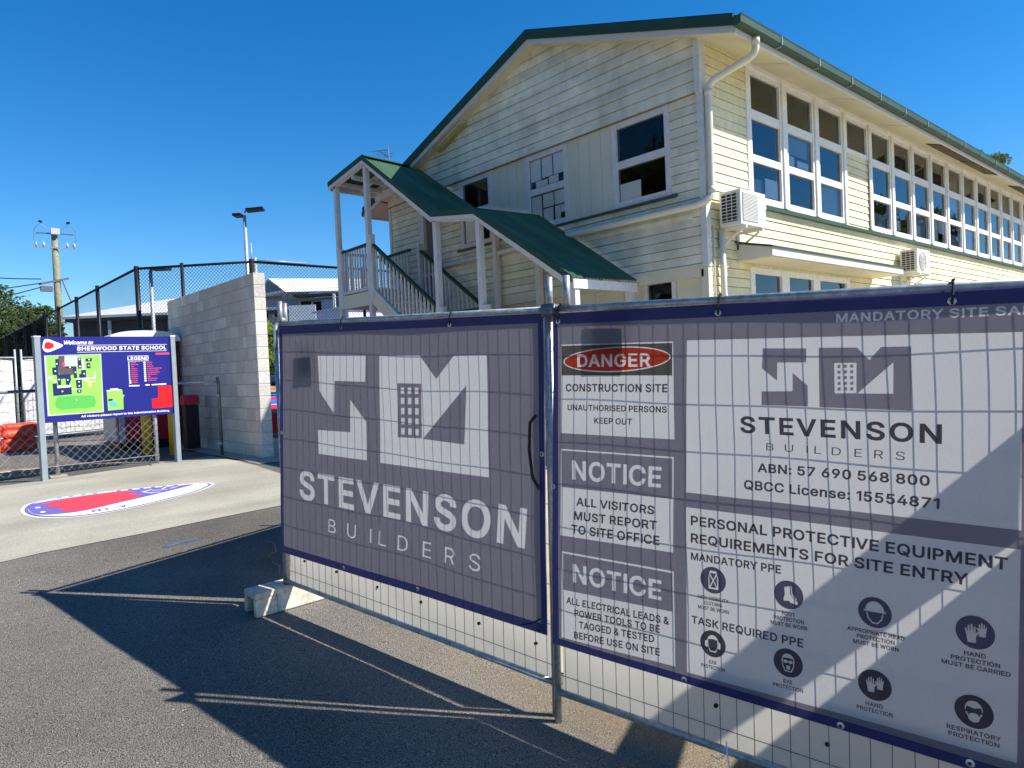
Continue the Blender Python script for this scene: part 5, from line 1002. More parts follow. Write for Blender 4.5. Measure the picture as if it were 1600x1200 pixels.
o=mesh('chalk_mark', overlay('c',smooth([(-7.09,1.83),(-7.12,1.98),(-7.14,2.16),(-7.20,2.12),(-7.19,1.96),(-7.15,1.84)],4),None,.004), K['chalkblue']); tag(o,'faint blue spray mark on the asphalt near the path edge','ground marking')
o=mesh('tar_spot', overlay('c',smooth([(-3.06,.62),(-3.03,.66),(-3.05,.70),(-3.09,.69),(-3.11,.65)],4),None,.004), K['black']); tag(o,'small black tar spot on the asphalt','ground marking')

def wobble_strip(pts,w,dz,m,name,label,cat):
    mb=MB(); rr=random.Random(3)
    P_=[Vector((x,y,0)) for x,y in pts]; V_=[]
    for i,p in enumerate(P_):
        d=(P_[min(i+1,len(P_)-1)]-P_[max(i-1,0)]).normalized(); n=Vector((-d.y,d.x,0))*w*rr.uniform(.4,1.2); V_+= [p+n,p-n]
    mb.v=[(p.x,p.y,gh(p.x)+dz) for p in V_]; mb.f=[(2*i,2*i+1,2*i+3,2*i+2) for i in range(len(P_)-1)]; mb.mi=[0]*len(mb.f)
    return tag(mesh(name,mb,m),label,cat)
wobble_strip([(-6.62,2.62),(-6.48,2.64),(-6.33,2.58),(-6.23,2.55),(-6.17,2.45),(-6.05,2.43),(-5.93,2.39),(-5.82,2.40),(-5.75,2.37),(-5.62,2.31),(-5.45,2.30),(-5.25,2.24)],.012,.0045,K['dirt'],'asphalt_crack','thin sandy crack winding through the shaded asphalt towards the concrete foot','crack')
rg=random.Random(21); mb=MB()
for i in range(420):
    x=rg.uniform(-7.4,-.6); y=rg.uniform(-.6,3.2)
    if math.hypot(x,y)<1.2: continue
    r=rg.uniform(.003,.008); z=gh(x)+.003; a=rg.random()*6.28; pts=[(x+r*math.cos(a+k*1.57)*rg.uniform(.6,1.2),y+r*math.sin(a+k*1.57)*rg.uniform(.6,1.2),z) for k in range(4)]; top=(x,y,z+r*.8)
    mb.add(pts+[top],[(0,1,4),(1,2,4),(2,3,4),(3,0,4)])
o=mesh('grit', mb, mat('grit_stone',(0.30,0.27,0.22),0.9,var=.4,scale=3)); o['kind']='stuff'; tag(o,'loose grit scattered over the asphalt','grit')

# ================================================================ chain-link, gate, block wall, booth
def chainlink(mb,p,q,z0,z1,pitch,r=.0016):
    p=Vector(p);q=Vector(q); L=(q-p).length; d=(q-p)/L; H=z1-z0
    for sgn in (1,-1):
        c=-H
        while c<L:
            if sgn>0: a,b=(c,0),(c+H,H)
            else: a,b=(c,H),(c+H,0)
            (xa,ya_),(xb,yb_)=a,b
            if xa<0: ya_=ya_+(0-xa)*(yb_-ya_)/(xb-xa); xa=0
            if xb>L: yb_=ya_+(L-xa)*(yb_-ya_)/(xb-xa); xb=L
            if xb>xa: mb.tube(p+d*xa+Vector((0,0,z0+ya_)),p+d*xb+Vector((0,0,z0+yb_)),r,3,caps=False)
            c+=pitch
t=thing('chain_link_fence','low galvanised chain-link fence running behind the school sign','fence',(-12.3,2,.31))
a=Vector((-12.02,-3,0)); b=Vector((-12.38,3.2,0)); GB=.31
mb=MB(); chainlink(mb,a,b,GB+.08,1.6,.125,.0021); mesh('wire_mesh', mb, K['galv'], t)
mb=MB(); mb.tube(a+Vector((0,0,1.61)),b+Vector((0,0,1.61)),.024,8); mesh('rail', mb, K['galvdark'], t, True)
mb=MB(); mb.tube(a+Vector((0,0,GB+.16)),b+Vector((0,0,GB+.16)),.006,6); mesh('rail', mb, K['galv'], t, True)
for f in (.12,.77,.995):
    p=a.lerp(b,f); mb=MB(); mb.tube(p+Vector((-.03,0,GB-.05)),p+Vector((-.03,0,1.64)),.03,10); o=mesh('post', mb, K['galv'], t, True)
    mb=MB(); mb.box((p.x-.14,p.y-.11,GB-.02),(p.x+.08,p.y+.11,GB+.022)); mesh('post_footing', mb, K['concrete_path'], o)
t=thing('gate','bent galvanised pipe gate frame against the block wall','gate',(-12.62,4.28,GB))
mb=MB(); mb.path([(-12.62,4.28,GB-.02),(-12.62,4.28,1.62),(-12.62,4.26,1.70)],.028,10); mesh('post', mb, K['galvdark'], t, True)
mb=MB(); mb.path([(-12.62,4.25,1.62),(-12.72,3.9,1.63),(-13.1,3.4,1.62)],.022,8); mesh('rail', mb, K['galv'], t, True)
mb=MB(); mb.tube((-12.61,4.255,.5),(-12.61,4.255,.56),.04,8); mb.tube((-12.61,4.255,1.35),(-12.61,4.255,1.41),.04,8); mesh('hinge', mb, K['galv'], t, True)
# block wall
t=thing('block_wall','tall grey concrete block wall with its sunlit end facing the path','wall',(-14,4.65,GB))
bw=.39; bh=.207; th=.20; rb=random.Random(11); X0,X1=-11.49,-16.35; Y0=4.55
pools=[MB(),MB(),MB()]; mo=MB()
for r in range(15):
    z=GB+r*bh; x=X0; first=True; off=(r%2)*bw/2
    while x>X1:
        w=bw if not(first and off) else bw/2
        x2=max(X1,x-w); k=rb.choices((0,1,2),(6,2.2,2.2))[0]; j=rb.uniform(-.0025,.0025)
        pools[k].box((x2+.004,Y0+j,z+.004),(x-.004 if not first else x,Y0+th-.002,z+bh-.004)); x=x2; first=False
mo.box((X1+.01,Y0+.006,GB-.1),(X0-.006,Y0+th-.008,GB+15*bh-.006))
mesh('mortar_core', mo, K['mortar'], t)
wall_parts=[mesh('block_course', m_, K[n], t) for m_,n in zip(pools,('block','block2','block3'))]
for o in wall_parts:
    bv=o.modifiers.new('bevel','BEVEL'); bv.width=.006; bv.segments=1
# booth
t=thing('red_booth','red portable toilet cubicle with a domed white roof behind the sign','cubicle',(-16.1,3.8,GB))
def bb(m,name,x0,x1,y0,y1,z0,z1,par=None): mb=MB(); mb.box((x0,y0,z0),(x1,y1,z1)); return mesh(name, mb, m, par or t)
bb(K['boothred'],'wall',-16.75,-15.55,3.30,4.44,GB+.18,2.52)
bb(K['black'],'skid',-16.72,-15.58,3.32,4.42,GB,GB+.178)
bb(K['boothgrey'],'side_panel',-16.73,-15.62,3.265,3.298,GB+.2,2.45)
d_=bb(K['boothred'],'door',-15.548,-15.52,3.50,4.26,GB+.26,2.36)
bb(K['boothgrey'],'door_handle',-15.518,-15.49,4.10,4.15,1.3,1.45,d_)
for y in (3.31,4.35): bb(K['boothgrey'] if y<4 else K['boothred'],'corner_post',-15.549,-15.50,y,y+.09,GB+.18,2.5)
mb=MB()
for k in range(2): mb.box((-16.55+k*.22,3.25,.95),(-16.45+k*.22,3.264,1.15))
mesh('vent', mb, K['black'], t)
mb=MB(); n=12; rows=[]
for i in range(n+1):
    a=math.pi*i/n; z=2.52+.20*math.sin(a)**.6; y=3.20+1.32*(.5-.5*math.cos(a)); rows.append((y,z))
prof=[(y,2.50) for y,z in (rows[0],)]+rows+[(rows[-1][0],2.50)]
mb.prism([(-16.85,y,z) for y,z in prof],(1.40,0,0)); mesh('roof', mb, K['boothroof'], t, False)
# bollards
def bollard(x,y,label):
    t=thing('bollard',label,'bollard',(x,y,GB),'yellow bollards by the cubicle')
    mb=MB(); mb.tube((x,y,GB),(x,y,1.50),.085,18); mb.path([(x,y,1.50),(x,y,1.54),(x,y,1.57)],[.085,.07,.03],18); mesh('pipe', mb, K['yellow'], t, True)
    mb=MB(); mb.tube((x,y,GB),(x,y,GB+.012),.13,18); mesh('base_plate', mb, K['galvdark'], t)
bollard(-14.15,3.46,'yellow steel bollard behind the sign, the one farther from the right sign post'); bollard(-13.7,3.80,'yellow steel bollard half hidden by the right post of the school sign')
# red shape seen between sign and wall, built as a bin lid
t=thing('red_bin','red wheelie bin lid beside the block wall behind the pipe gate','bin',(-13.9,4.25,GB))
mb=MB(); mb.box((-14.25,4.12,GB+.05),(-14.02,4.36,1.2)); mesh('body', mb, K['black'], t)  # guessed black body, dark where only shade lies under the red lid
mb=MB(); mb.prism([(-14.27,4.10,1.21),(-14.0,4.10,1.21),(-14.0,4.10,1.28),(-14.06,4.10,1.38),(-14.2,4.10,1.39),(-14.27,4.10,1.30)],(0,.28,0)); mesh('lid', mb, K['boothred'], t)
# ================================================================ white temporary fences at the back
def tempfence(p,q,label,base):
    p=Vector(p);q=Vector(q); t=thing('white_fence',label,'fence panel',(p.x,p.y,GB),'white sheeted fence panels')
    for e in (p,q): mb=MB(); mb.tube(e+Vector((0,0,base)),e+Vector((0,0,2.62)),.024,8); mesh('post', mb, K['lightpole'], t, True)
    mb=MB(); 
    for z in (2.42,base+.12): mb.tube(p+Vector((0,0,z)),q+Vector((0,0,z)),.02,8)
    mesh('rail', mb, K['lightpole'], t, True)
    d=(q-p).normalized(); n=Vector((d.y,-d.x,0)); 
    if n.x<0: n=-n
    mb=MB(); a=p+d*.04-n*.03; b=q-d*.04-n*.03; nx=14
    for i in range(nx):
        u0,u1=i/nx,(i+1)/nx; w0=.02*math.sin(u0*17);w1=.02*math.sin(u1*17); A=a.lerp(b,u0)+n*w0; B=a.lerp(b,u1)+n*w1
        mb.quad(A+Vector((0,0,base+.16)),B+Vector((0,0,base+.16)),B+Vector((0,0,2.38)),A+Vector((0,0,2.38)))
    mesh('sheet', mb, K['tempwhite'], t, True)
    mb=MB(); L=(q-p).length; k=.1
    while k<L: mb.tube(p+d*k+Vector((0,0,base+.12)),p+d*k+Vector((0,0,2.42)),.003,4,caps=False); k+=.11
    z=base+.3
    while z<2.4: mb.tube(p+Vector((0,0,z)),q+Vector((0,0,z)),.004,4,caps=False); z+=.25
    mesh('wire_mesh', mb, K['galvdark'], t)
    mb=MB(); m=p.lerp(q,.5); 
    return t
j=Vector((-20.85,2.30,0)); dd=Vector((-.35,.935,0)).normalized()
f1=tempfence(j-dd*2.45,j-dd*.05,'white sheeted temporary fence panel left of the school sign',GB)
f2=tempfence(j+dd*.09,j+dd*2.5,'white sheeted temporary fence panel seen beneath the school sign',GB)
f3=tempfence(j-dd*4.95,j-dd*2.55,'white sheeted temporary fence panel at the far left edge',GB)
mb=MB(); mb.tube(j-dd*.3+Vector((.05,0,1.55)),j-dd*.9+Vector((.9,-.1,GB+.05)),.02,8); mesh('brace', mb, K['lightpole'], f1, True)
# barrier blocks
def barrier(c, w, h, label):
    c=Vector(c); u=Vector((-.15,.985,0)); v=Vector((.985,.15,0)); mb=MB()
    prof=[(-.17,0),(.17,0),(.19,h*.25),(.15,h*.5),(.18,h*.8),(.12,h),(-.12,h),(-.18,h*.8),(-.15,h*.5),(-.19,h*.25)]
    seg=[0,.12,.5,.88,1.0]; sc=[.8,1,.94,1,.8]; rows=[]
    for f,s in zip(seg,sc): rows.append([c+u*(w*(f-.5))+v*(a*s)+Vector((0,0,b*(.5+.5*s) if b>h*.6 else b)) for a,b in prof])
    n=len(prof)
    vs=[p for r in rows for p in r]; fs=[tuple(reversed(range(n))),tuple(range(4*n,5*n))]+[(r*n+i,r*n+(i+1)%n,(r+1)*n+(i+1)%n,(r+1)*n+i) for r in range(4) for i in range(n)]
    mb.add(vs,fs); o=mesh('barrier_block', mb, K['barrier'], None); tag(o,label,'barrier','orange barrier blocks by the white fence')
    bv=o.modifiers.new('bevel','BEVEL'); bv.width=.02; bv.segments=2
bx=Vector((-18.35,1.75,GB)); bu=Vector((-.15,.985,0))
barrier(bx-bu*.46,.62,.30,'orange plastic barrier block lowest at the left end of the stack'); barrier(bx+bu*.22,.62,.30,'orange plastic barrier block lowest beside the sign post')
barrier(bx-bu*.46+Vector((0,0,.305)),.66,.29,'orange plastic barrier block on top at the left end'); barrier(bx+bu*.24+Vector((0,0,.305)),.66,.30,'orange plastic barrier block on top beside the sign post')
o=bx+Vector((5.85,-1.0,.05)); barrier((-12.75,.55,GB),.8,.16,'dark red plastic block lying in shade behind the chain-link fence')

# ================================================================ court fence, lights, pole
t=thing('court_fence','tall black sports court fence with chain-link mesh and black posts','fence',(-18.4,4.5,GB))
C1=Vector((-18.41,4.48,0)); C2=Vector((-16.3,6.44,0)); C3=Vector((-16.38,16.0,0)); LP=[C1]+[Vector((x,4.42,0)) for x in (-22.4,-25.4,-28.6,-31.3,-34.2,-37.1,-40.2,-44.0,-48,-52,-56)]
CT=4.4
posts=[(C1,.055),(Vector((-17.5,5.24,0)),.04),(C2,.055),(Vector((-16.33,9.4,0)),.04),(Vector((-16.35,12.6,0)),.04)]+[(p,.05) for p in LP[1:]]
for p,r in posts: mb=MB(); mb.tube(p+Vector((0,0,.25)),p+Vector((0,0,CT+.06)),r,10); mesh('post', mb, K['black'], t, True)
for a,b in ((C1,C2),(C2,C3),(C1,LP[-1])):
    mb=MB(); mb.tube(a+Vector((0,0,CT)),b+Vector((0,0,CT)),.032,8); mesh('rail', mb, K['black'], t, True)
mb=MB(); mb.tube(C2+Vector((.05,.1,CT+.045)),C2.lerp(C3,.14)+Vector((.05,0,CT+.045)),.014,8); mesh('capping', mb, K['lightpole'], t, True)
for z in (2.65,1.50): mb=MB(); mb.tube(C2+Vector((0,0,z)),C2.lerp(C3,.5)+Vector((0,0,z)),.025,8); mesh('rail', mb, K['black'], t, True)
mb=MB()
for y in (6.95,7.35,7.75): mb.tube((-16.32,y,.3),(-16.32,y,2.6),.018,6)
mb.tube((-16.32,6.6,1.9),(-16.32,8.2,1.9),.012,6); mb.tube((-16.32,6.6,1.72),(-16.32,8.2,1.72),.012,6); mesh('gate_frame', mb, K['black'], t)
mb=MB(); chainlink(mb,C1,C2,.4,CT,.085,.0042); chainlink(mb,C2,C2.lerp(C3,.5),1.5,CT,.085,.0038); mesh('wire_mesh', mb, K['black'], t)
mb=MB(); mb.quad(*[p+Vector((0,0,z)) for p,z in ((C1,.3),(LP[-1],.3),(LP[-1],CT-.03),(C1,CT-.03))]); mesh('fine_screen', mb, K['screen'], t)
mb=MB(); e=Vector((0,-.03,0)); mb.quad(*[p+e+Vector((0,0,z)) for p,z in ((LP[4],.3),(LP[-1],.3),(LP[-1],CT-.05),(LP[4],CT-.05))]); mesh('shade_cloth', mb, K['shadecloth'], t)
def lightpole(x,y,z1,label,heads,r=.06):
    t=thing('floodlight_pole',label,'light pole',(x,y,GB),'floodlight poles around the court')
    mb=MB(); mb.tube((x,y,GB),(x,y,z1),r,10,r2=r*.8); mesh('pole', mb, K['lightpole'], t, True)
    for (dx,dy,dz,L,tilt) in heads:
        d=Vector((dx,dy,0)).normalized(); s=Vector((-d.y,d.x,0)); up_=Vector((0,0,1)); f=(d*math.cos(tilt)+up_*math.sin(tilt)); nrm=s.cross(f)
        o0=Vector((x,y,z1+dz)); mb=MB(); mb.obox(o0+d*.08-s*.22,f*L,s*.44,nrm*.09); h=mesh('lamp_head', mb, K['black'], t)
        mb=MB(); mb.obox(o0+d*.08-s*.18+f*.06+Vector((0,0,-.03)),f*(L-.12),s*.36,Vector((0,0,-.012))); mesh('lens', mb, K['signgrey'], h)
        mb=MB(); mb.tube((x,y,z1+dz-.12),tuple(o0+d*.14+Vector((0,0,.02))),.03,8); mesh('bracket', mb, K['galvdark'], t)
    return t
lightpole(-26.0,10.1,7.75,'tall grey floodlight pole with two lamp heads rising behind the block wall',[(.55,.83,.22,.62,.10),(-.65,-.75,.05,.30,.0)],.075)
lightpole(-26.15,6.8,5.55,'shorter floodlight pole with one flat lamp head behind the court fence',[(.66,.75,.06,.55,0)],.075)
# power pole and lines
px,py=-82.65,12.8
t=thing('power_pole','weathered timber power pole with crossarms and insulators','power pole',(px,py,0))
mb=MB(); mb.tube((px,py,0),(px,py,17.4),.40,12,r2=.27); mesh('pole', mb, K['timberpole'], t, True)
s=Vector((.15,.985,0))
for z,L,m in ((17.0,1.6,K['galvdark']),(15.6,1.9,K['galv'])):
    mb=MB(); mb.beam(Vector((px+.35,py,z))-s*L/1.0,Vector((px+.35,py,z))+s*L/1.0,.10,.12); mesh('crossarm', mb, m, t)
for k in (-1.6,-1.0,1.0,1.6):
    mb=MB(); p=Vector((px+.35,py,15.65))+s*k; mb.path([p,p+Vector((0,0,.25)),p+Vector((0,0,.5))],[.09,.11,.06],8); mesh('insulator', mb, K['signgrey'], t, True)
mb=MB(); mb.box((px+.2,py-.38,16.9),(px+.7,py+.38,17.5)); mesh('switch_box', mb, K['signgrey'], t)
for k in (-1,1):
    mb=MB(); p=Vector((px+.4,py,17.3)); mb.path([p+s*k*.5,p+s*k*1.2+Vector((0,0,.7)),p+s*k*1.7+Vector((0,0,.1)),p+s*k*1.8+Vector((0,0,-.9)),p+s*k*1.4+Vector((0,0,-1.5))],.025,6); mesh('jumper', mb, K['galvdark'], t)
    mb=MB(); p=Vector((px+.4,py,18.1))+s*k*1.0; mb.tube(p,p+s*k*.32+Vector((0,0,.1)),.11,8); mesh('insulator', mb, K['black'], t)
mb=MB(); mb.beam((px+.3,py-1.6,11.9),(px+.3,py+1.0,12.6),.16,.2); mb.box((px+.1,py-1.5,11.2),(px+.7,py-.5,11.7)); mb.path([(px+.4,py+.4,12.4),(px+.45,py+.9,10.7),(px+.45,py+1.1,10.2)],.08,6); mesh('service_arm', mb, K['galvdark'], t)
for z,dz,lab in ((12.4,-.6,'upper service wire running left from the power pole'),(12.0,-2.2,'middle service wire running left from the power pole'),(11.6,-3.2,'lowest service wire running left from the power pole')):
    mb=MB(); p=Vector((px+.4,py-1.4,z)); q=p+Vector((22,-22,dz*2.2)); mb.path([p.lerp(q,i/10)-Vector((0,0,1.2*(i/10)*(1-i/10)*2)) for i in range(11)],.05,5); o=mesh('power_line', mb, K['black']); tag(o,lab,'power line','wires at the power pole')
# thin pole with an arm beyond the court corner
x,y=-34.0,13.62
t=thing('utility_pole','thin pale utility pole with a short arm in front of the right house','pole',(x,y,1.4))
mb=MB(); mb.tube((x,y,1.4),(x,y,7.6),.10,8,r2=.08); mb.tube((x-.05,y-.15,7.2),(x-.05,y-.15,8.3),.03,6); mesh('pole', mb, K['lightpole'], t, True)
mb=MB(); mb.beam((x+.1,y-.3,5.1),(x+.1,y+1.5,5.15),.07,.08); mesh('arm', mb, K['galvdark'], t)

# ================================================================ houses, car, trees
def house(name,label,parts,loc):
    t=thing(name,label,'house',loc); return t
EZ0=1.42
def dirv(cx): return None
vr=Vector((.664,.748,0)); vf=Vector((-.748,.664,0))    # across and away, as streets run here
def hp(a,d,z): p=vr*a+vf*d; return Vector((p.x,p.y,z))
# left house (distance d0, across a)
t=thing('house','single storey house with white hip roof and dark verandah beyond the court','house',tuple(hp(-24,47,EZ0)))
mb=MB(); d0,d1=46.2,54; a0,a1=-26.6,-14.5
mb.hexa([hp(a0,d0,EZ0-.5),hp(a1,d0,EZ0-.5),hp(a1,d1,EZ0-.5),hp(a0,d1,EZ0-.5),hp(a0,d0,5.75),hp(a1,d0,5.75),hp(a1,d1,5.75),hp(a0,d1,5.75)]); mesh('wall', mb, K['housegrey'], t)
mb=MB(); mb.hexa([hp(a0,d0-.02,EZ0-.5),hp(a1+.02,d0-.02,EZ0-.5),hp(a1+.02,d0-.08,EZ0-.5),hp(a0,d0-.08,EZ0-.5),hp(a0,d0-.02,4.75),hp(a1+.02,d0-.02,4.75),hp(a1+.02,d0-.08,4.75),hp(a0,d0-.08,4.75)]); mesh('lower_cladding', mb, K['housecream'], t)
mb=MB(); e=.7; A=[hp(a0-2.2,d0-1.3,6.0),hp(a1+e,d0-1.3,6.0),hp(a1+e,d1+e,6.0),hp(a0-2.2,d1+e,6.0)]; r1,r2=hp(a0+2.6,d0+3.3,7.55),hp(a1-2,d0+3.3,7.75)
mb.add(A+[r1,r2]+[v+Vector((0,0,.16)) for v in A],[(6,7,5,4),(7,8,5),(8,9,4,5),(9,6,4),(0,1,7,6),(1,2,8,7),(2,3,9,8),(3,0,6,9),(3,2,1,0)]); mesh('roof', mb, K['roofwhite'], t)
mb=MB(); mb.hexa([hp(a0-2.0,d0-1.25,5.80),hp(a1+e-.1,d0-1.25,5.80),hp(a1+e-.1,d1,5.80),hp(a0-2.0,d1,5.80),hp(a0-2.0,d0-1.25,5.99),hp(a1+e-.1,d0-1.25,5.99),hp(a1+e-.1,d1,5.99),hp(a0-2.0,d1,5.99)]); mesh('eave', mb, K['housedark'], t)
mb=MB(); mb.hexa([hp(a0-1.9,d0-.6,EZ0),hp(-22.6,d0-.6,EZ0),hp(-22.6,d0-.1,EZ0),hp(a0-1.9,d0-.1,EZ0),hp(a0-1.9,d0-.6,5.79),hp(-22.6,d0-.6,5.79),hp(-22.6,d0-.1,5.79),hp(a0-1.9,d0-.1,5.79)]); mesh('verandah', mb, K['housedark'], t)
for a in (-25.9,-23.9): mb=MB(); mb.obox(hp(a,d0-1.2,EZ0),vr*.16,vf*.16,(0,0,4.4)); mesh('verandah_post', mb, K['white'], t)
for a in (-21.4,-18.9,-17.2): mb=MB(); mb.obox(hp(a-.45,d0-.18,4.15),vr*.95,vf*.09,(0,0,1.15)); mesh('window', mb, K['window_dark'], t)
# right house
t=thing('house','two storey grey house with white gabled roof and a balcony','house',tuple(hp(-12,47,EZ0)))
d0,d1=45.5,54; a0,a1=-16.4,-9.9
mb=MB(); mb.hexa([hp(a0,d0,EZ0-.5),hp(a1,d0,EZ0-.5),hp(a1,d1,EZ0-.5),hp(a0,d1,EZ0-.5),hp(a0,d0,6.75),hp(a1,d0,6.75),hp(a1,d1,6.75),hp(a0,d1,6.75)]); mesh('wall', mb, K['housegrey'], t)
mb=MB()
gA,gB,gT=hp(a0-.5,d0-.5,6.75),hp(-14.1,d0-.5,7.15),hp(-15.4,d0-.5,8.05)
mb.add([gA,hp(-14.2,d0-.5,7.0),gT,hp(a0-.5,d1,6.75),hp(-14.2,d1,7.0),hp(-15.4,d1,8.05)],[(2,1,0),(3,4,5),(0,3,5,2)]); mb.add([gT,hp(-9.3,d0-.5+1.5,7.95),hp(-9.3,d0-1.2,6.95),hp(-14.1,d0-1.2,7.05),hp(-9.3,d1,7.9),hp(-15.4,d1,8.05)],[(3,2,1,0),(0,1,4,5)])
mb.add([hp(a0-.6,d0-.8,6.72),hp(-14.1,d0-1.1,7.05),hp(-14.1,d0-1.1,7.2),hp(a0-.6,d0-.8,6.9)],[(0,1,2,3)]); mesh('roof', mb, K['roofwhite'], t)
mb=MB(); mb.add([hp(a0-.1,d0-.55,6.85),hp(-14.3,d0-.55,7.05),hp(-15.4,d0-.55,7.9)],[(2,1,0),(0,1,2)]); mesh('gable', mb, K['housegrey'], t)
mb=MB(); mb.obox(hp(-13.7,d0-1.1,6.75),vr*4.4,vf*1.0,(0,0,.14)); mesh('eave', mb, K['housedark'], t)
mb=MB(); mb.obox(hp(-13.9,d0-1.4,5.15),vr*1.7,vf*.08,(0,0,1.0)); mesh('balcony_panel', mb, K['white'], t)
mb=MB(); mb.obox(hp(-13.9,d0-1.3,4.9),vr*4.0,vf*1.2,(0,0,.2)); mesh('balcony_floor', mb, K['housedark'], t)
mb=MB(); mb.obox(hp(-11.1,d0-1.3,1.4),vr*.14,vf*.14,(0,0,5.4)); mesh('balcony_post', mb, K['white'], t)
mb=MB(); mb.obox(hp(-12.0,d0-.7,5.1),vr*.85,vf*.5,(0,0,1.4)); mesh('bay', mb, K['housegrey'], t)
for a,z,w,h in ((-16.0,5.55,.32,.62),(-15.25,5.6,.32,.65),(-13.5,5.9,.7,.62),(-12.7,5.9,.5,.55),(-10.9,5.55,.55,.85),(-10.4,5.45,.45,.6)):
    mb=MB(); mb.obox(hp(a,d0-.06,z),vr*w,vf*.05,(0,0,h)); f_=mesh('window', mb, K['window_dark'], t)
    mb=MB(); mb.obox(hp(a-.12,d0-.09,z-.04),vr*.11,vf*.06,(0,0,h+.08)); mesh('frame', mb, K['white'], f_)
# pale shed behind the stair landing
t=thing('shed','plain white shed wall seen beneath the stair landing','shed',tuple(hp(-8,38,EZ0)))
mb=MB(); mb.box((-37,18.2,EZ0-.5),(-33.3,21.6,5.2)); mesh('wall', mb, K['white'], t)
mb=MB(); mb.box((-37.2,18.0,5.202),(-33.1,21.8,5.29)); mesh('roof', mb, K['roofwhite'], t)
# car
t=thing('parked_car','white sedan parked beyond the court, rear wheel and side showing','car',tuple(hp(-13.5,40,EZ0)))
def cp(x,y,z): return hp(-13.2+x,40+y,EZ0+z)
side=[(-2.2,.28),(2.2,.28),(2.25,.62),(2.1,.80),(1.25,.92),(.55,1.38),(-.75,1.44),(-1.5,1.06),(-2.15,.92),(-2.28,.6)]
mb=MB(); mb.prism([cp(x,0,z) for x,z in side],tuple(vf*1.75)); o=mesh('body', mb, K['carwhite'], t); bv=o.modifiers.new('bevel','BEVEL'); bv.width=.08; bv.segments=3
mb=MB(); mb.prism([cp(x,-.006,z) for x,z in [(-1.25,1.0),(-.65,1.36),(-.15,1.36),(-.15,.98)]],tuple(vf*.004)); mb.prism([cp(x,-.006,z) for x,z in [(-.08,.98),(-.08,1.36),(.5,1.32),(1.05,.95)]],tuple(vf*.004)); mesh('window', mb, K['window_dark'], t)
for x in (-1.38,1.38):
    mb=MB(); mb.tube(cp(x,-.03,.33),cp(x,.2,.33),.33,20); w=mesh('wheel', mb, K['tyre'], t, False)
    mb=MB()
    for k in range(5): a=2*math.pi*k/5; mb.beam(cp(x,-.045,.33),cp(x+.23*math.cos(a),-.045,.33+.23*math.sin(a)),.05,.05,up=tuple(vf))
    mb.tube(cp(x,-.05,.33),cp(x,-.035,.33),.07,10); mesh('rim', mb, K['rim'], w)
mb=MB(); mb.obox(cp(-2.28,-.01,.72),vr*.22,vf*.2,(0,0,.13)); mesh('tail_light', mb, K['signred'], t)
# trees
def tree(name,label,cat,loc,h,cr,lm,seed,n=2600,leaf=.30,trunk=.2,crown_z=.62,flat=.75,blobs=14,group=None):
    rr=random.Random(seed); loc=Vector(loc); t=thing(name,label,cat,tuple(loc),group)
    mb=MB(); cz_=h*crown_z; cl=[]
    for i in range(blobs):
        while True:
            v=Vector((rr.uniform(-1,1),rr.uniform(-1,1),rr.uniform(-1,1)))
            if v.length<1: break
        cl.append((Vector((v.x*cr*.78,v.y*cr*.78,cz_+v.z*(h-cz_)*.72)),rr.uniform(.28,.52)*cr))
    if trunk>0:
        mb.path([loc,loc+Vector((.05*h*.2,0,h*.2)),loc+Vector((0,0,cz_*.8))],[trunk,trunk*.8,trunk*.55],8)
        for c,r in cl: mb.path([loc+Vector((0,0,cz_*.55)),loc+c*.6+Vector((0,0,cz_*.22)),loc+c],[trunk*.45,trunk*.25,trunk*.07],5)
        mesh('trunk', mb, K['bark'], t, True)
    mb=MB()
    for i in range(n):
        c,r=cl[rr.randrange(blobs)]
        v=Vector((rr.gauss(0,1),rr.gauss(0,1),rr.gauss(0,1))).normalized()*r*(rr.random()**.45)*rr.uniform(.8,1.12); v.z*=flat
        p=loc+c+v; a=Vector((rr.gauss(0,1),rr.gauss(0,1),rr.gauss(0,.6))).normalized(); b=a.orthogonal().normalized(); q=a.cross(b); th=rr.random()*6.28
        b2=b*math.cos(th)+q*math.sin(th); q2=q*math.cos(th)-b*math.sin(th); l=leaf*rr.uniform(.6,1.3); w=l*.42
        mb.add([p-b2*l,p+q2*w,p+b2*l*.9,p-q2*w*.8],[(0,1,2,3)])
    mesh('crown', mb, lm, t)
    return t
tree('leafy_tree','large dark green tree at the left edge beyond the fences','tree',hp(-45.2,60,0),12.0,5.6,K['leaf_mid'],1,n=17000,leaf=.22,trunk=.5,crown_z=.55,blobs=26)
tree('leafy_tree','small tufted tree top just left of the power pole','tree',hp(-40.1,60,0),9.3,1.6,K['leaf_mid'],2,n=2600,leaf=.18,trunk=.2,crown_z=.72,blobs=9)
tree('leafy_tree','low dark tree filling the gap under the large left tree','tree',hp(-41.6,62,0),7.2,3.0,K['leaf_mid'],3,n=6000,leaf=.2,trunk=.3,crown_z=.5,blobs=12)
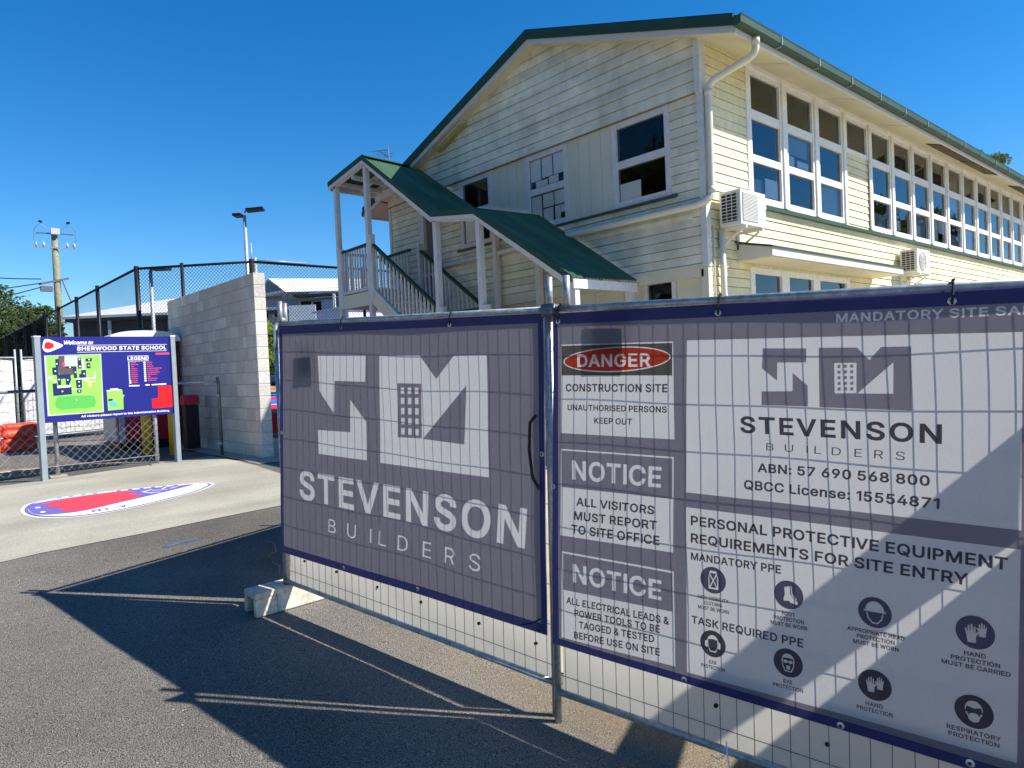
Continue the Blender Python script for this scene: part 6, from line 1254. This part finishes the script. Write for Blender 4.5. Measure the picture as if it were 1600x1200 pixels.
tree('shrub','bright lime green shrub between the block wall and banner','shrub',hp(-11.2,33.5,EZ0-.2),3.3,1.9,K['leaf_lime'],4,n=2600,leaf=.17,trunk=.08,crown_z=.5,blobs=16)
tree('shrub','green shrub in front of the left house, behind the thick fence post','shrub',hp(-20.6,42,EZ0-.3),3.7,1.7,K['leaf_lime'],5,n=3000,leaf=.13,trunk=.08,crown_z=.55,blobs=10)
tree('shrub','green shrub in front of the left house, left of the white verandah rail','shrub',hp(-22.6,42,EZ0-.3),3.6,1.3,K['leaf_mid'],6,n=2200,leaf=.13,trunk=.08,crown_z=.55,blobs=8)
tree('shrub','pale loose shrub near the white verandah post of the left house','shrub',hp(-25.2,42,EZ0-.3),2.9,1.1,K['leaf_mid'],8,n=900,leaf=.14,trunk=.07,crown_z=.55,blobs=7)
tree('shrub','small shrub seen between the posts under the stair landing','shrub',hp(-6.2,29.5,EZ0-.6),3.9,1.0,K['leaf_lime'],9,n=900,leaf=.14,trunk=.06,crown_z=.62,blobs=9)
tree('leafy_tree','tall tree top showing over the far end of the school roof','tree',hp(40.9,60.5,0),19.3,2.6,K['leaf_mid'],10,n=4200,leaf=.15,trunk=.25,crown_z=.9,flat=.55,blobs=14)

# unseen trees added behind the camera to cut sky light and darken pane reflections
for i,(x,y,h,r) in enumerate(((-50,-27,21,9),(-36,-29,22,10),(-22,-27,22,10),(-8,-30,20,9),(10,-29,21,10),(-64,-24,20,9))):
    tree('offscreen_tree','added unseen dark tree behind the photographer, number %s from the left'%('five','four','three','two','one','six')[i],'tree',(x,y,gh(x)),h,r,K['leaf_dark'],20+i,n=5200,leaf=.72,trunk=.55,crown_z=.58,blobs=18,group='added unseen trees behind the photographer')

for i,(x,y,h,r) in enumerate(((6.5,50,13.5,4.2),(13,64,16,5.5))):
    tree('offscreen_tree',('smaller','larger')[i]+' dark tree standing across from the sunlit wall, mirrored in its panes','tree',(x,y,gh(x)),h,r,K['leaf_mid'],40+i,n=2600,leaf=.45,trunk=.3,crown_z=.6,blobs=14,group='trees across from the sunlit wall')
